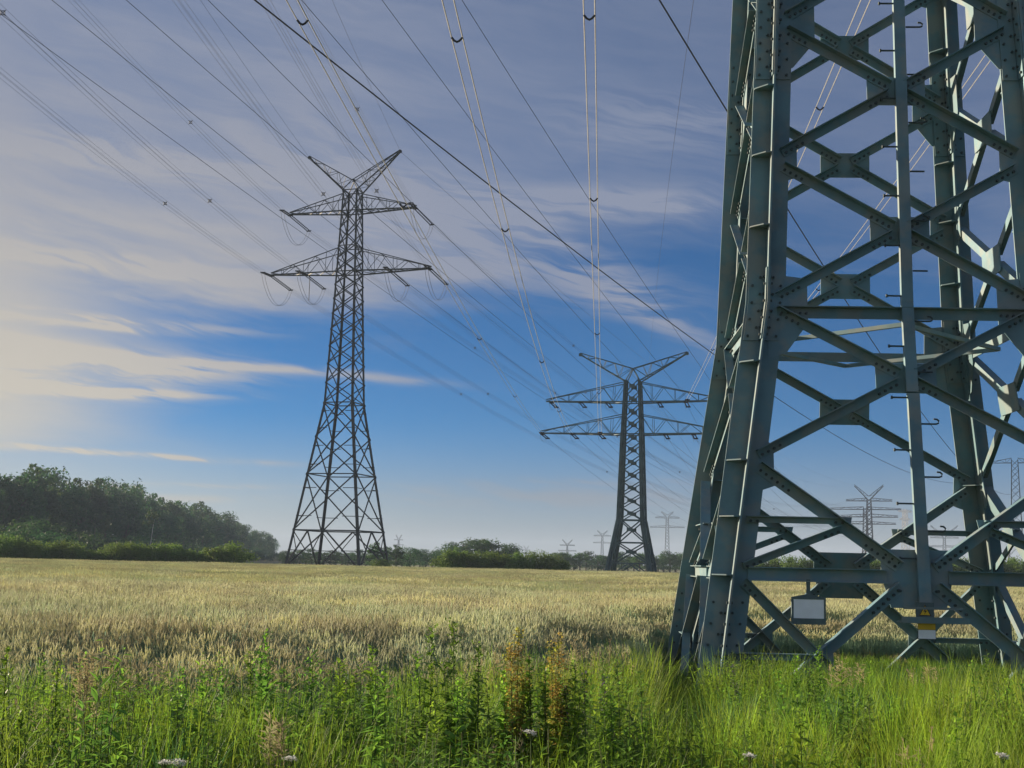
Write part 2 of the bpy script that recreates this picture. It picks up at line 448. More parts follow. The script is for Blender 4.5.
# ---- the big pylon in the foreground
T0 = Vector((5.2024, 18.699, 0)); YAW0 = -0.0481
t0 = thing('pylon', 'huge grey-green bolted steel pylon standing on the grass verge at the right edge', 'pylon', T0, YAW0)
tw = Tower(t0, [(-.3, 5.109), (0, 5.023), (5.082, 3.563), (20.2, 2.405)])
WING, TH = .262, .013
ZK = 5.05
NODES = [2.93, 5.05, 7.05, 9.0, 10.95]
UP = [10.95, 12.85, 14.9, 16.6, 18.4, 19.9]
vecz = Vector((0, 0, 1))
for sx in (-1, 1):
    for sy in (-1, 1):
        b = MB()
        cross_leg(b, tw.corner(sx, sy, -.2), tw.corner(sx, sy, ZK), WING, WING, TH)
        cross_leg(b, tw.corner(sx, sy, ZK + .002), tw.corner(sx, sy, 11.2), WING * .99, WING * .93, TH)
        cross_leg(b, tw.corner(sx, sy, 11.202), tw.corner(sx, sy, 20.2), WING * .93, .16, TH)
        # thin horizontal stiffeners between the wings
        for z in (1.5, 2.23, 2.95, 4.25, 6.1, 7.1, 8.05, 9.9, 10.9):
            c = tw.corner(sx, sy, z)
            for ax, ay in ((sx, sy), (-sx, -sy)):
                a = [c + Vector((ax * .014, ay * .014, 0)), c + Vector((ax * .245, ay * .014, 0)), c + Vector((ax * .245, ay * .07, 0)), c + Vector((ax * .09, ay * .24, 0)), c + Vector((ax * .014, ay * .24, 0))]
                b.plate(a, (0, 0, 1), .016)
        # edge beads along the rib facing out
        # splice plates with bolt rows at the knee and higher up
        for z0_, z1_ in ((4.55, 5.52), (8.2, 9.75)):
            for A, B in ((Vector((1, 0, 0)), Vector((0, 1, 0))), (Vector((0, 1, 0)), Vector((1, 0, 0)))):
                for sa in (-1, 1):
                    for sb in (-1, 1):
                        zs = [z0_, ZK, z1_] if z0_ < ZK < z1_ else [z0_, z1_]
                        for za, zb in zip(zs, zs[1:]):
                            p, q = tw.corner(sx, sy, za + .001), tw.corner(sx, sy, zb - .001)
                            o = B * sb * (TH + .011)
                            b.bar(p + A * sa * .135 + o, q + A * sa * .135 + o, A * .098, B * .009)
                        n = int((z1_ - z0_) / .115)
                        for i in range(n):
                            z = z0_ + .06 + i * .115
                            c = tw.corner(sx, sy, z) + B * sb * (TH + .02)
                            b.bolt(c + A * sa * (.085 if i % 2 else .185), B * sb)
        # foot bolts
        for A, B in ((Vector((1, 0, 0)), Vector((0, 1, 0))), (Vector((0, 1, 0)), Vector((1, 0, 0)))):
            for sa in (-1, 1):
                for sb in (-1, 1):
                    for i in range(9):
                        z = .12 + i * .13
                        b.bolt(tw.corner(sx, sy, z) + A * sa * (.07 if i % 2 else .18) + B * sb * TH, B * sb)
        lg = b.build('leg', M['paint'], t0)
        b = MB(); c = tw.corner(sx, sy, 0)
        b.prism([c + Vector((x * .4, y * .4, -.4)) for x, y in ((-1, -1), (1, -1), (1, 1), (-1, 1))], [c + Vector((x * .36, y * .36, .03)) for x, y in ((-1, -1), (1, -1), (1, 1), (-1, 1))])
        b.build('footing', M['concrete'], t0)


def brace(k, u0, z0, u1, z1, w=.125, o=.02, name='brace', bolts=4, flange_up=True):
    if k == 2: o = -o
    """one angle-iron brace lying on face k, its flange standing outwards from the upper edge"""
    b = MB(); N = tw.N(k) * (-1 if k == 2 else 1)
    p, q = tw.F(k, u0, z0, o), tw.F(k, u1, z1, o)
    d = (q - p).normalized(); s = N.cross(d).normalized()
    if s.z < 0: s = -s
    n2 = d.cross(s).normalized()
    if n2.dot(N) < 0: n2 = -n2
    off = s * w / 2
    if flange_up: b.angle(p + off, q + off, -s, n2, w, .013)
    else: b.angle(p - off, q - off, s, n2, w, .013)
    for end, sg in ((p, 1), (q, -1)):
        for i in range(bolts):
            for e in (-.022,):
                b.bolt(end + d * sg * (.05 + .085 * i) + s * e + n2 * .013, n2, .0195, .026)
    return b.build(name, M['paint'], t0)


def gusset(k, pts, o, bolts=()):
    b = MB(); N = tw.N(k)
    P = [tw.F(k, u, z, o) for u, z in pts]
    b.plate(P, N, .016)
    for u, z in bolts: b.bolt(tw.F(k, u, z, o + .008), N)
    return b.build('gusset_plate', M['paint'], t0)


for k in range(4):
    # X panels above
    for z0_, z1_ in zip(NODES, NODES[1:]):
        w0, w1 = tw.W(z0_), tw.W(z1_); zc = z0_ + (z1_ - z0_) * w0 / (w0 + w1)
        for s in (-1, 1):
            brace(k, s * (w0 / 2 - .16), z0_ + .10, s * .10, zc - .055)
            brace(k, s * (w1 / 2 - .16), z1_ - .10, s * .10, zc + .055)
        g_ = .39
        gusset(k, [(-g_, zc - .2), (g_, zc - .2), (g_, zc + .2), (-g_, zc + .2)], .004)
    for z in NODES[1:]:
        w = tw.W(z)
        for s in (-1, 1):
            e = s * (w / 2 - .02)
            if abs(z - 7.05) < .1 or abs(z - 10.95) < .1:
                gusset(k, [(e, z - .34), (s * (w / 2 - .36), z - .24), (s * (w / 2 - .36), z + .24), (e, z + .34)][::s], .006); continue
            up = .50 if z > ZK + .1 else .55
            gusset(k, [(e, z - up - .18), (s * (w / 2 - .25), z - up - .12), (s * (w / 2 - .55), z - .25), (s * (w / 2 - .55), z + .36), (e, z + .42)][::s], .006)
    # bottom storey
    z4, zs = 2.93, 1.52
    w4, ws, wf = tw.W(z4), tw.W(zs), tw.W(.1)
    for s in (-1, 1):
        brace(k, s * (w4 / 2 - .16), z4 - .06, s * .22, zs + .12, .15, bolts=6)
        brace(k, s * .22, zs - .12, s * 2.1, -.2, .15, bolts=6)
        # secondary triangles
        za = 2.17; t = (w4 / 2 - .16 - .22) * ((z4 - za) / (z4 - zs - .18)); ua = w4 / 2 - .16 - t
        brace(k, s * (ws / 2 - .14), zs + .09, s * (ua + .05), za - .07, .10, .045, 'sub_brace', 3)
        brace(k, s * (tw.W(za) / 2 - .1), za + .03, s * (ua - .02), za + .03, .085, .05, 'sub_brace', 2)
        zb = .50; ub = 1.23
        brace(k, s * (ws / 2 - .14), zs - .1, s * .62, -.12, .12, .048, 'sub_brace', 3)
        gusset(k, [(s * (ua - .06), za - .13), (s * (ua + .14), za - .13), (s * (ua + .16), za + .08), (s * (ua - .1), za + .08)][::s], .012)
        brace(k, s * (tw.W(zb) / 2 - .12), zb + .02, s * (ub + .1), zb + .02, .085, .05, 'sub_brace', 2)
        gusset(k, [(s * (ub - .16), zb - .13), (s * (ub + .16), zb - .13), (s * (ub + .16), zb + .13), (s * (ub - .16), zb + .13)][::s], .012)
        gusset(k, [(s * (w4 / 2 - .03), z4 - .42), (s * (w4 / 2 - .36), z4 - .3), (s * (w4 / 2 - .36), z4 + .24), (s * (w4 / 2 - .03), z4 + .38)][::s], .006)
        # lower strut in two halves
        b = MB(); N = tw.N(k)
        p, q = tw.F(k, s * (ws / 2 - .2), zs, .03), tw.F(k, s * .38, zs, .03)
        b.bar(p, q, N * .012, vecz * .085); b.bar(p + N * .045 + vecz * .08, q + N * .045 + vecz * .08, N * .045, vecz * .006); b.bar(p + N * .045 - vecz * .08, q + N * .045 - vecz * .08, N * .045, vecz * .006)
        b.build('strut', M['paint'], t0)
    gusset(k, [(-.34, zs - .38), (.34, zs - .38), (.44, zs), (.44, zs + .34), (-.44, zs + .34), (-.44, zs)], .006,
           [(a * x, zs + e * z) for a in (-1, 1) for e in (-1, 1) for x, z in ((.3, .22), (.22, .17), (.38, .27))])
    # strut at the knee
    b = MB(); N = tw.N(k); z = 4.94; w = tw.W(z)
    p, q = tw.F(k, -(w / 2 - .16), z, .03), tw.F(k, w / 2 - .16, z, .03)
    b.bar(p, q, N * .01, vecz * .075); b.bar(p + N * .05 + vecz * .07, q + N * .05 + vecz * .07, N * .05, vecz * .007)
    for i in range(5):
        for s in (-1, 1): b.bolt(tw.F(k, s * (w / 2 - .22 - i * .08), z - .01, .042), N)
    b.build('strut', M['paint'], t0)
# horizontal diamond and cross at the knee
hz = 4.80; h = tw.W(hz) / 2
mid = [Vector((0, -h, hz)), Vector((h, 0, hz)), Vector((0, h, hz)), Vector((-h, 0, hz))]
for i in range(4):
    b = MB(); b.beam(mid[i], mid[(i + 1) % 4], .055, .055); b.build('plan_brace', M['paint'], t0)
# climbing rail with step pegs
b = MB()
def railpt(z, o=.13): return tw.F(0, .055, z, o)
for za, zb, dx_ in ((1.02, 3.86, .0), (3.88, 5.082, -.012), (5.084, 12.0, -.012)):
    p, q = railpt(za) + Vector((dx_, 0, 0)), railpt(zb) + Vector((dx_, 0, 0))
    b.bar(p, q, Vector((.075, 0, 0)), Vector((0, .007, 0)))
    for s in (-1, 1): b.bar(p + Vector((s * .069, .04, 0)), q + Vector((s * .069, .04, 0)), Vector((.006, 0, 0)), Vector((0, .033, 0)))
for z in (1.55, 2.2, 4.05, 4.95, 6.05, 8.03, 9.98):
    p = railpt(z, .12); b.bar(p, Vector((p.x, -tw.W(z) / 2, z)), Vector((.03, 0, 0)), vecz * .03)
rail = b.build('climbing_rail', M['paint'], t0)
z = 1.75; i = 0
while z < 11:
    s = 1 if i % 2 else -1
    b = MB(); p = railpt(z) + Vector((s * .075, .02, 0)); q = p + Vector((s * .19, 0, 0))
    b.tube([p, q], .0125, 6, None, True)
    if s < 0: b.tube([q, q + Vector((-.02, 0, 0))], .024, 6, None, True)
    elif i % 4 == 1 or z < 3.5: b.tube([q, q + Vector((.03, 0, .012)), q + Vector((.035, 0, .04)), q + Vector((.01, 0, .062)), q + Vector((-.03, 0, .064))], .0125, 6, None, True)
    b.build('step_peg', M['bolt'], rail)
    z += .342; i += 1
# little shelf under the rail
b = MB(); c = tw.F(0, .12, .98, .17)
b.box(c, .82, .26, .014); b.box(c + Vector((0, -.126, .03)), .82, .012, .075); b.box(c + Vector((0, -.02, .17)), .72, .012, .03)
b.build('rail_bracket', M['paint'], t0)
# unseen head of the pylon, carrying the conductors that leave the top of the picture
for za, zb in zip(UP, UP[1:]): xbrace(tw, za, zb, .12, .1, M['paint'])
pylon_top(tw, dict(arms=[(11.8, 14.9, 16.6), (9.4, 18.4, 19.9)], peak=(5.5, 23.6, 19.9, 21.4), n=6), M['paint'], .14)

# signs hung on it
def face_to_world(u, z, o): return t0_mat @ tw.F(0, u, z, o)
t0_mat = Matrix.Translation(T0) @ Matrix.Rotation(YAW0, 4, 'Z')
r = thing('sign', 'blank white rectangular board in a dark frame hung from the pylon strut', 'sign', face_to_world(-1.36, 1.42, .10), YAW0)
b = MB(); b.box((0, .012, -.34), .42, .03, .33)
b.prism([(-.21, -.003, -.175), (.21, -.003, -.175), (0.02, -.003, -.135), (-.02, -.003, -.135)], [(-.21, .027, -.175), (.21, .027, -.175), (.02, .027, -.135), (-.02, .027, -.135)])
for s in (-1, 1): b.box((s * .198, -.008, -.34), .024, .014, .33)
b.box((0, -.008, -.187), .372, .014, .024); b.box((0, -.008, -.468), .372, .014, .074)
b.build('frame', M['frame'], r)
b = MB(); b.box((0, -.006, -.315), .372, .008, .232); b.build('panel', M['white'], r)
b = MB(); b.box((0, .01, -.045), .05, .012, .18); b.build('hanger', M['frame'], r)
r = thing('warning_sign', 'blue-grey plate with a yellow lightning warning triangle below the climbing rail', 'sign', face_to_world(.02, 1.12, .20), YAW0)
b = MB(); b.box((0, 0, 0), .22, .008, .2); b.build('plate', M['frame'], r)
b = MB(); b.prism([(-.075, -.006, -.06), (.075, -.006, -.06), (0, -.006, .075)], [(-.075, -.009, -.06), (.075, -.009, -.06), (0, -.009, .075)]); b.build('warning_triangle', M['yellow'], r)
b = MB()
for a in ([(-.075, -.06), (.075, -.06), (.06, -.051), (-.06, -.051)], [(-.075, -.06), (-.06, -.051), (0, .058), (0, .075)], [(.075, -.06), (0, .075), (0, .058), (.06, -.051)],
          [(.008, .035), (-.02, -.012), (.002, -.008), (-.012, -.044), (.024, .002), (.002, 0)]):
    b.prism([(x, -.0095, z) for x, z in a], [(x, -.011, z) for x, z in a])
b.build('lightning_bolt', M['black'], r)
r = thing('number_plate', 'small plate with a yellow upper band and white lower half under the bracket', 'sign', face_to_world(.03, .88, .20), YAW0)
b = MB(); b.box((0, .004, 0), .212, .006, .2); b.build('plate', M['frame'], r)
b = MB(); b.box((0, -.002, .055), .206, .004, .08); b.build('yellow_band', M['yellow'], r)
b = MB(); b.box((0, -.002, -.042), .206, .004, .105); b.build('white_band', M['white'], r)

# ---- the tall pylon on the left (tension pylon with two crossarms and a V peak)
T1 = Vector((-20.6, 160, 0)); YAW1 = -radians(16)
t1 = thing('pylon', 'tallest distant pylon, full height against the clouds left of centre', 'pylon', T1, YAW1)
tw1 = Tower(t1, [(-.3, 9.9), (0, 9.8), (20.4, 3.85), (34.5, 2.75), (45, 2.05), (47.4, 1.95), (60, 1.9)])
for sx in (-1, 1):
    for sy in (-1, 1):
        b = MB(); zz = [-.2, 20.4, 34.5, 47.4]
        for i, (za, zb) in enumerate(zip(zz, zz[1:])):
            p, q = tw1.corner(sx, sy, za), tw1.corner(sx, sy, zb)
            b.angle(p, q, Vector((-sx, 0, 0)), Vector((0, -sy, 0)), .30 - .05 * i, .06)
        b.build('leg', M['galv'], t1)
        b = MB(); b.box(tw1.corner(sx, sy, 0), 1.0, 1.0, .7); b.build('footing', M['concrete'], t1)
zz = [0, 4.8, 11.6, 16.2, 20.4]
for i, (za, zb) in enumerate(zip(zz, zz[1:])):
    if i == 0: continue
    xbrace(tw1, za, zb, .14, .05, M['galv'], gus=0, horiz=(i in (1, 3)))
    # redundant members
    zm = (za + zb) / 2
    for k in range(4):
        b = MB()
        for s in (-1, 1):
            for fz in (.25, .75):
                z = za + (zb - za) * fz; t = .5
                b.beam(tw1.F(k, s * tw1.W(z) / 2, z), tw1.F(k, s * tw1.W(z) / 2 * .5, z), .08)
        b.build('sub_brace', M['galv'], t1)
for k in range(4):                       # open bottom storey: inverted V with redundants
    b = MB()
    for s in (-1, 1):
        b.beam(tw1.F(k, 0, 4.8), tw1.F(k, s * tw1.W(.2) / 2, .2), .15)
        b.beam(tw1.F(k, s * tw1.W(4.8) / 2, 4.8), tw1.F(k, s * tw1.W(2.4) / 4, 2.4), .09)
        b.beam(tw1.F(k, s * tw1.W(2.4) / 2, 2.4), tw1.F(k, s * tw1.W(2.4) / 4, 2.4), .09)
        b.beam(tw1.F(k, s * tw1.W(4.8) / 2, 4.8), tw1.F(k, 0, 4.8), .15)
    b.build('cross_brace', M['galv'], t1)
zz = [20.4]
while zz[-1] < 36.2: zz.append(zz[-1] + (2.5 - .055 * (zz[-1] - 20.4)))
zz[-1] = 36.9; zz += [38.6, 40.2, 42.4, 44.7, 47.4]
for za, zb in zip(zz, zz[1:]): xbrace(tw1, za, zb, .115, .03, M['galv'], horiz=(zb in (40.2, 47.4)))
pylon_top(tw1, dict(arms=[(10.8, 36.9, 39.9), (8.6, 44.7, 46.9)], peak=(6.2, 52.2, 47.4, 48.9), n=6), M['galv'], .125)

# ---- the middle pylon
T2 = Vector((12.63, 135, 0)); YAW2 = -radians(12.8)
t2 = thing('pylon', 'shorter slender pylon with splayed feet between the field bushes and the big pylon', 'pylon', T2, YAW2)
tw2 = Tower(t2, [(-.3, 4.75), (0, 4.65), (6.1, 2.45), (15.1, 1.9), (20.6, 1.45), (30, 1.4)])
for sx in (-1, 1):
    for sy in (-1, 1):
        b = MB(); zz = [-.2, 6.1, 15.1, 20.6]
        for i, (za, zb) in enumerate(zip(zz, zz[1:])):
            cross_leg(b, tw2.corner(sx, sy, za), tw2.corner(sx, sy, zb), .27 - .05 * i, .25 - .05 * i, .02)
        b.build('leg', M['galv2'], t2)
        b = MB(); b.box(tw2.corner(sx, sy, 0), .9, .9, .5); b.build('footing', M['concrete'], t2)
zz = [1.7, 3.8, 6.1]
for za, zb in zip(zz, zz[1:]): xbrace(tw2, za, zb, .13, .1, M['galv2'], gus=.3, horiz=True)
for k in range(4):
    b = MB()
    for s in (-1, 1): b.beam(tw2.F(k, 0, 1.7), tw2.F(k, s * tw2.W(.2) / 2, .1), .13)
    b.beam(tw2.F(k, -2, 1.7), tw2.F(k, 2, 1.7), .13)
    b.build('cross_brace', M['galv2'], t2)
zz = [6.1 + (20.6 - 6.1) * i / 11 for i in range(12)]
for za, zb in zip(zz, zz[1:]): xbrace(tw2, za, zb, .10, .1, M['galv2'], gus=.30)
pylon_top(tw2, dict(arms=[(9.75, 14.95, 17.0), (9.2, 18.3, 20.4)], peak=(5.6, 23.4, 20.5, 21.9), n=7), M['galv2'], .105)


# ---- far pylons
def far_pylon(px, ytop, Y, label, arms, peak, m, rz, w, hang=False):
    """arms: [(half_px, y_px)]; heights follow from the distance"""
    X = px_to_x(px, Y); r = thing('pylon', label, 'pylon', (X, Y, 0), rz)
    k = Y / FPX; H_ = unproj(px, ytop, Y).z
    za = [unproj(px, y, Y).z for _, y in arms]
    tw_ = Tower(r, [(-.3, H_ * .17), (0, H_ * .165), (H_ * .3, H_ * .075), (max(za), H_ * .042), (H_ * 3, H_ * .04)])
    zt = max(za) * 1.03
    for sx in (-1, 1):
        for sy in (-1, 1):
            b = MB()
            for a, c in ((-.2, H_ * .3), (H_ * .3, zt)): b.beam(tw_.corner(sx, sy, a), tw_.corner(sx, sy, c), w)
            b.build('leg', m, r)
    z = H_ * .04
    while z < zt - .5:
        zn = min(z + max(tw_.W(z) * .9, H_ * .035), zt)
        xbrace(tw_, z, zn, w * .55, .05, m); z = zn
    for (hp, _), zl in zip(arms, za):
        for s in (-1, 1):
            b = MB(); h = tw_.W(zl) / 2; zu = zl + H_ * .035
            lattice_arm(b, [(s * h, -h, zl), (s * h, h, zl)], [(s * h, -h, zu), (s * h, h, zu)], (s * hp * k / max(.3, cos(rz)), 0, zl), 4, w * .75)
            b.build('crossarm', m, r)
    if peak:
        for s in (-1, 1):
            b = MB(); h = tw_.W(zt) / 2
            lattice_arm(b, [(s * h, -h, zt), (s * h, h, zt)], [(0, -h * .3, zt + H_ * .03), (0, h * .3, zt + H_ * .03)], (s * peak * k, 0, H_), 3, w * .75)
            b.build('peak_arm', m, r)
    return r


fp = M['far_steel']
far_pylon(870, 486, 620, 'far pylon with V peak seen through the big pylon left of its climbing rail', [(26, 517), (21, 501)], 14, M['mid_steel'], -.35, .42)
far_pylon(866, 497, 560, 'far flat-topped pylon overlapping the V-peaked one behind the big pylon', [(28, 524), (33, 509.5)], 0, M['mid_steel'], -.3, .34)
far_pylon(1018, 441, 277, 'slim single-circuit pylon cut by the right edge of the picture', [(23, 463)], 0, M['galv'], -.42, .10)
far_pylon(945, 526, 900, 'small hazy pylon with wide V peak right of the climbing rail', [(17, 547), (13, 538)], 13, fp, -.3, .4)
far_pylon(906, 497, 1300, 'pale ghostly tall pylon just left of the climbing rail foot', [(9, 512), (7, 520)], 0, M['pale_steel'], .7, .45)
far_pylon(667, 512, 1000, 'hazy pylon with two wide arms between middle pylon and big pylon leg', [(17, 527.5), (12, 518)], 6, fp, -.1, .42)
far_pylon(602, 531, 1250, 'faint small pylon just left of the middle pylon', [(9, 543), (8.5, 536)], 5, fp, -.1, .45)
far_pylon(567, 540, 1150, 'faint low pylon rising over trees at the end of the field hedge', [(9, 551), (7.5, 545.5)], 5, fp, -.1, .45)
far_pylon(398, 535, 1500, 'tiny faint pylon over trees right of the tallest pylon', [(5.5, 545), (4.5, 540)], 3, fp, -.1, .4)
far_pylon(526, 546, 1700, 'tiniest pylon peeking over the middle hedge', [(5, 553), (4, 550)], 2.5, fp, -.1, .4)


# ------------------------------------------------------------------ overhead conductors
def curve(a, c, sag, n=48, t0=0.0, t1=1.0, ease=1.0):
    a, c = Vector(a), Vector(c); out = []
    for i in range(n + 1):
        t = t0 + (t1 - t0) * i / n
        p = a.lerp(c, t); p.z -= 4 * sag * t * (1 - t); out.append(p)
    return out


def cable(pts, r, m, label, group, name='overhead_cable'):
    b = MB(); b.tube(pts, r, 5)
    return tag(b.build(name, m, None, pts[0]), label, 'cable', group)


def bundle(pts, offs, r, m, label, group, spacers, sagvar=None):
    """several strands held apart by spacers: one thing"""
    root = thing('cable_bundle', label, 'cable', pts[0], 0, group)
    L = pts[0]; d0 = (pts[-1] - pts[0]); side = d0.cross(Vector((0, 0, 1))).normalized()
    def off(o): return side * o[0] + Vector((0, 0, o[1]))
    for o in offs:
        b = MB(); b.tube([p - L + off(o) for p in pts], r, 4); b.build('conductor', m, root)
    n = len(pts) - 1
    for t in spacers:
        i = min(int(t * n), n - 1); p = pts[i].lerp(pts[i + 1], t * n - i) - L
        b = MB(); k = len(offs)
        if k == 2:
            a, c = p + off(offs[0]), p + off(offs[1])
            b.tube([a + (c - a) * s + Vector((0, 0, -.12 * sin(pi * s))) for s in (0, .25, .5, .75, 1)], .03, 5)
        else:
            for o in offs: b.tube([p, p + off(o)], .025, 4)
            ring = [p + off(o) * .62 for o in offs]
            for i_ in range(4): b.tube([ring[i_], ring[(i_ + 1) % 4]], .025, 4)
        b.build('spacer', M['dark_wire'], root)
    return root


QUAD = [(-.2, -.2), (.2, -.2), (.2, .2), (-.2, .2)]
m1 = Matrix.Translation(T1) @ Matrix.Rotation(YAW1, 4, 'Z')
PHB, LB = radians(3), 300
PHF, LF = radians(22.4), 497
backd = Vector((-sin(PHB) * LB, -cos(PHB) * LB, 12)); fwdd = Vector((sin(PHF) * LF, cos(PHF) * LF, -11))
names1 = [(-10.7, 36.9, 'outer lower left'), (-6.0, 36.9, 'inner lower left'), (-8.5, 44.7, 'upper left'),
          (8.5, 44.7, 'upper right'), (5.5, 36.9, 'inner lower right'), (10.7, 36.9, 'outer lower right')]
for lx, z, nm in names1:
    a = m1 @ Vector((lx, 0, z))
    e_b, e_f = a + backd, a + fwdd
    sb, sf = 8.0, 14.5
    cb = curve(a, e_b, sb, 60); cf = curve(a, e_f, sf, 60)
    ib = curve(a, e_b, sb, 1, 0, 4.6 / LB)[1]; jf = curve(a, e_f, sf, 1, 0, 4.6 / LF)[1]
    ib.z -= .25; jf.z -= .25
    inv = m1.inverted()
    for q_ in (ib, jf):
        b = MB(); insulator_string(b, inv @ a, inv @ q_); b.build('insulator_string', M['insul'], t1)
    b = MB()
    for o in (-.2, .2):
        pts = [(inv @ (ib.lerp(jf, s / 16))) + Vector((o, 0, -3.0 * (1 - (2 * s / 16 - 1) ** 2) ** .8)) for s in range(17)]
        b.tube(pts, .022, 4)
    b.build('jumper_loop', M['dark_wire'], t1)
    bundle(curve(ib, e_b, sb, 64), QUAD, .0105, M['alu2'], 'quad line from %s of the tallest pylon to the top left' % nm, 'quad bundles coming to the tallest pylon', [.15 * i + .13 for i in range(4)])
    bundle(curve(jf, e_f, sf, 56), QUAD, .012, M['alu2'], 'quad line from %s of the tallest pylon away to the right' % nm, 'quad bundles leaving the tallest pylon', [.16 * i + .11 for i in range(3)])
b = MB()     # drop insulator under the lower left arm
b.tube([(-5.4, 0, 36.9), (-5.4, 0, 33.6)], .045, 5); b.build('insulator_string', M['insul'], t1)
for s, nm in ((-1, 'left'), (1, 'right')):
    a = m1 @ Vector((s * 6.2, 0, 52.2))
    cable(curve(a, a + backd + Vector((0, 0, 4)), 6.0, 50), .014, M['dark_wire'], 'thin earth wire from the %s peak of the tallest pylon towards the viewer' % nm, 'earth wires of the tallest pylon')
    cable(curve(a, a + fwdd + Vector((0, 0, -1)), 11.0, 50), .016, M['dark_wire'], 'thin earth wire from the %s peak of the tallest pylon away to the right' % nm, 'earth wires of the tallest pylon')

# twin conductors between the foreground pylon and the middle pylon
m2 = Matrix.Translation(T2) @ Matrix.Rotation(YAW2, 4, 'Z')
for lx0, z0_, lx2, z2_, sag, nm in ((-11.5, 15, -9.5, 14.95, .9, 'the outer lower left'), (-7.6, 15, -6.3, 14.95, 2.2, 'the middle lower left'),
                                    (-4.35, 15, -3.4, 14.95, .6, 'the inner lower left'), (3.4, 18.4, 5.5, 18.3, .7, 'the middle upper right'), (8.0, 18.4, 8.6, 18.3, 1.5, 'the outer upper right')):
    a = t0_mat @ Vector((lx0, 0, z0_)); c = m2 @ Vector((lx2, 0, z2_))
    d = (c - a).normalized()
    pts = curve(a, c, sag, 60); e = curve(a, c, sag, 1, 0, 1 - 2.6 / 116)[1]
    inv2 = m2.inverted(); b = MB(); insulator_string(b, inv2 @ c, inv2 @ e, .3, .065); b.build('insulator_string', M['insul'], t2)
    bundle(pts[:58] + [e], [(-.135, 0), (.135, 0)], .0155, M['alu'], 'pale twin cable from overhead to %s of the middle pylon' % nm, 'twin cables between the two near pylons', (.10, .235, .47, .7))
# short tension strings and the twins going on beyond the middle pylon
for lx, z, nm in [(x_, 14.95, 'lower') for x_ in (-9.5, -6.3, -3.4, 3.4, 6.3)] + [(x_, 18.3, 'upper') for x_ in (-8.6, -5.5, -2.7, 2.7, 5.5)]:
    c = m2 @ Vector((lx, 0, z)); e = c + Vector((75, 325, 3))
    f = curve(c, e, 6, 1, 0, 2.6 / 333)[1]
    b = MB(); insulator_string(b, inv2 @ c, inv2 @ f, .3, .065); b.build('insulator_string', M['insul'], t2)
    b = MB(); b.tube([Vector((lx, -1.4, z - .2)), Vector((lx, -.9, z - .55)), Vector((lx, 0, z - .7)), Vector((lx, 1.4, z - .55)), Vector((lx, 2.0, z - .3))], .016, 4); b.build('jumper_loop', M['galv2'], t2)
    where = ('%.0f' % abs(lx), 'left' if lx < 0 else 'right')
    rank = {9.5: 'outer', 6.3: 'middle', 3.4: 'inner', 8.6: 'outer', 5.5: 'middle', 2.7: 'inner'}[abs(lx)]
    cable(curve(f, e, 6, 40), .012, M['dark_wire'], 'faint cable leaving the %s place of the %s %s arm of the middle pylon' % (rank, where[1], nm), 'cables beyond the middle pylon')


# single conductors traced in their own vertical planes, each running to a far pylon
def traced(tr, Z0, far, label, group, r, back, wfar=2.0):
    def ray(p): return _F + _R * ((p[0] - 512) / FPX) + _U * ((384 - p[1]) / FPX)
    d = ray(tr[0]); s = (Z0 - EYE) / d.z
    X0, Y0 = d.x * s, d.y * s
    D = Vector((far[0] - X0, far[1] - Y0)); LD = D.length; D /= LD
    S, Z = [], []
    for p in tr:
        q_ = ray(p); den = q_.x * D.y - q_.y * D.x
        k = (X0 * D.y - Y0 * D.x) / den
        S.append((q_.x * k - X0) * D.x + (q_.y * k - Y0) * D.y); Z.append(EYE + q_.z * k)
    S.append(LD); Z.append(far[2]); Wt = [1.0] * len(tr) + [wfar]
    # weighted least-squares parabola
    A = [[sum(w * s ** (i + j) for s, w in zip(S, Wt)) for j in range(3)] for i in range(3)]
    B = [sum(w * z * s ** i for s, z, w in zip(S, Z, Wt)) for i in range(3)]
    co = Matrix(A).inverted() @ Vector(B)
    pts = []
    n = 70
    for i in range(n + 1):
        s = -back + (LD + back) * i / n
        pts.append(Vector((X0 + D.x * s, Y0 + D.y * s, co[0] + co[1] * s + co[2] * s * s)))
    return cable(pts, r, M['dark_wire'], label, group)


XE, YE = px_to_x(866, 560), 560
EW = {
    'lowest of the slanting cables crossing behind the tall pylon from the left edge': [(0, 10), (95, 85), (145, 120), (285, 220), (317, 245), (380, 289), (440, 330), (535, 392)],
    'second slanting cable from the left, meeting the upper left arm of the tall pylon': [(52, 0), (160, 87), (200, 120), (305, 202), (335, 227)],
    'slanting cable passing just over the left peak of the tall pylon': [(127, 0), (256, 115), (300, 150)],
    'slanting cable passing just left of the right peak of the tall pylon': [(210, 0), (222, 15), (305, 100), (340, 130)],
    'slanting cable passing right of the tall pylon, lowest there': [(305, 2), (352, 57), (395, 110), (455, 180), (514, 247), (555, 292), (615, 355)],
    'slanting cable through the centre of the sky': [(381, 0), (415, 42), (465, 112), (515, 180), (550, 225), (592, 280), (652, 355)],
    'steep slanting cable ending behind the left leg of the big pylon': [(464, 0), (480, 27), (530, 107), (575, 180), (600, 217), (650, 297), (710, 377)]}
for i, (lab, tr) in enumerate(EW.items()):
    traced(tr, 30.5, (XE - 12 + 4 * i, YE, 26), lab, 'single cables slanting across the sky', .017, 40, .6)
X4, Y4 = px_to_x(1018, 277), 277
traced([(250, 0), (316, 46), (376, 95), (430, 139), (482, 180), (530, 220), (597, 268), (656, 312), (715, 352), (774, 395), (900, 470)], 16, (X4 - 6, Y4, 22), 'thick black cable from top left to the big pylon', 'thick black cables overhead', .024, 25, .5)
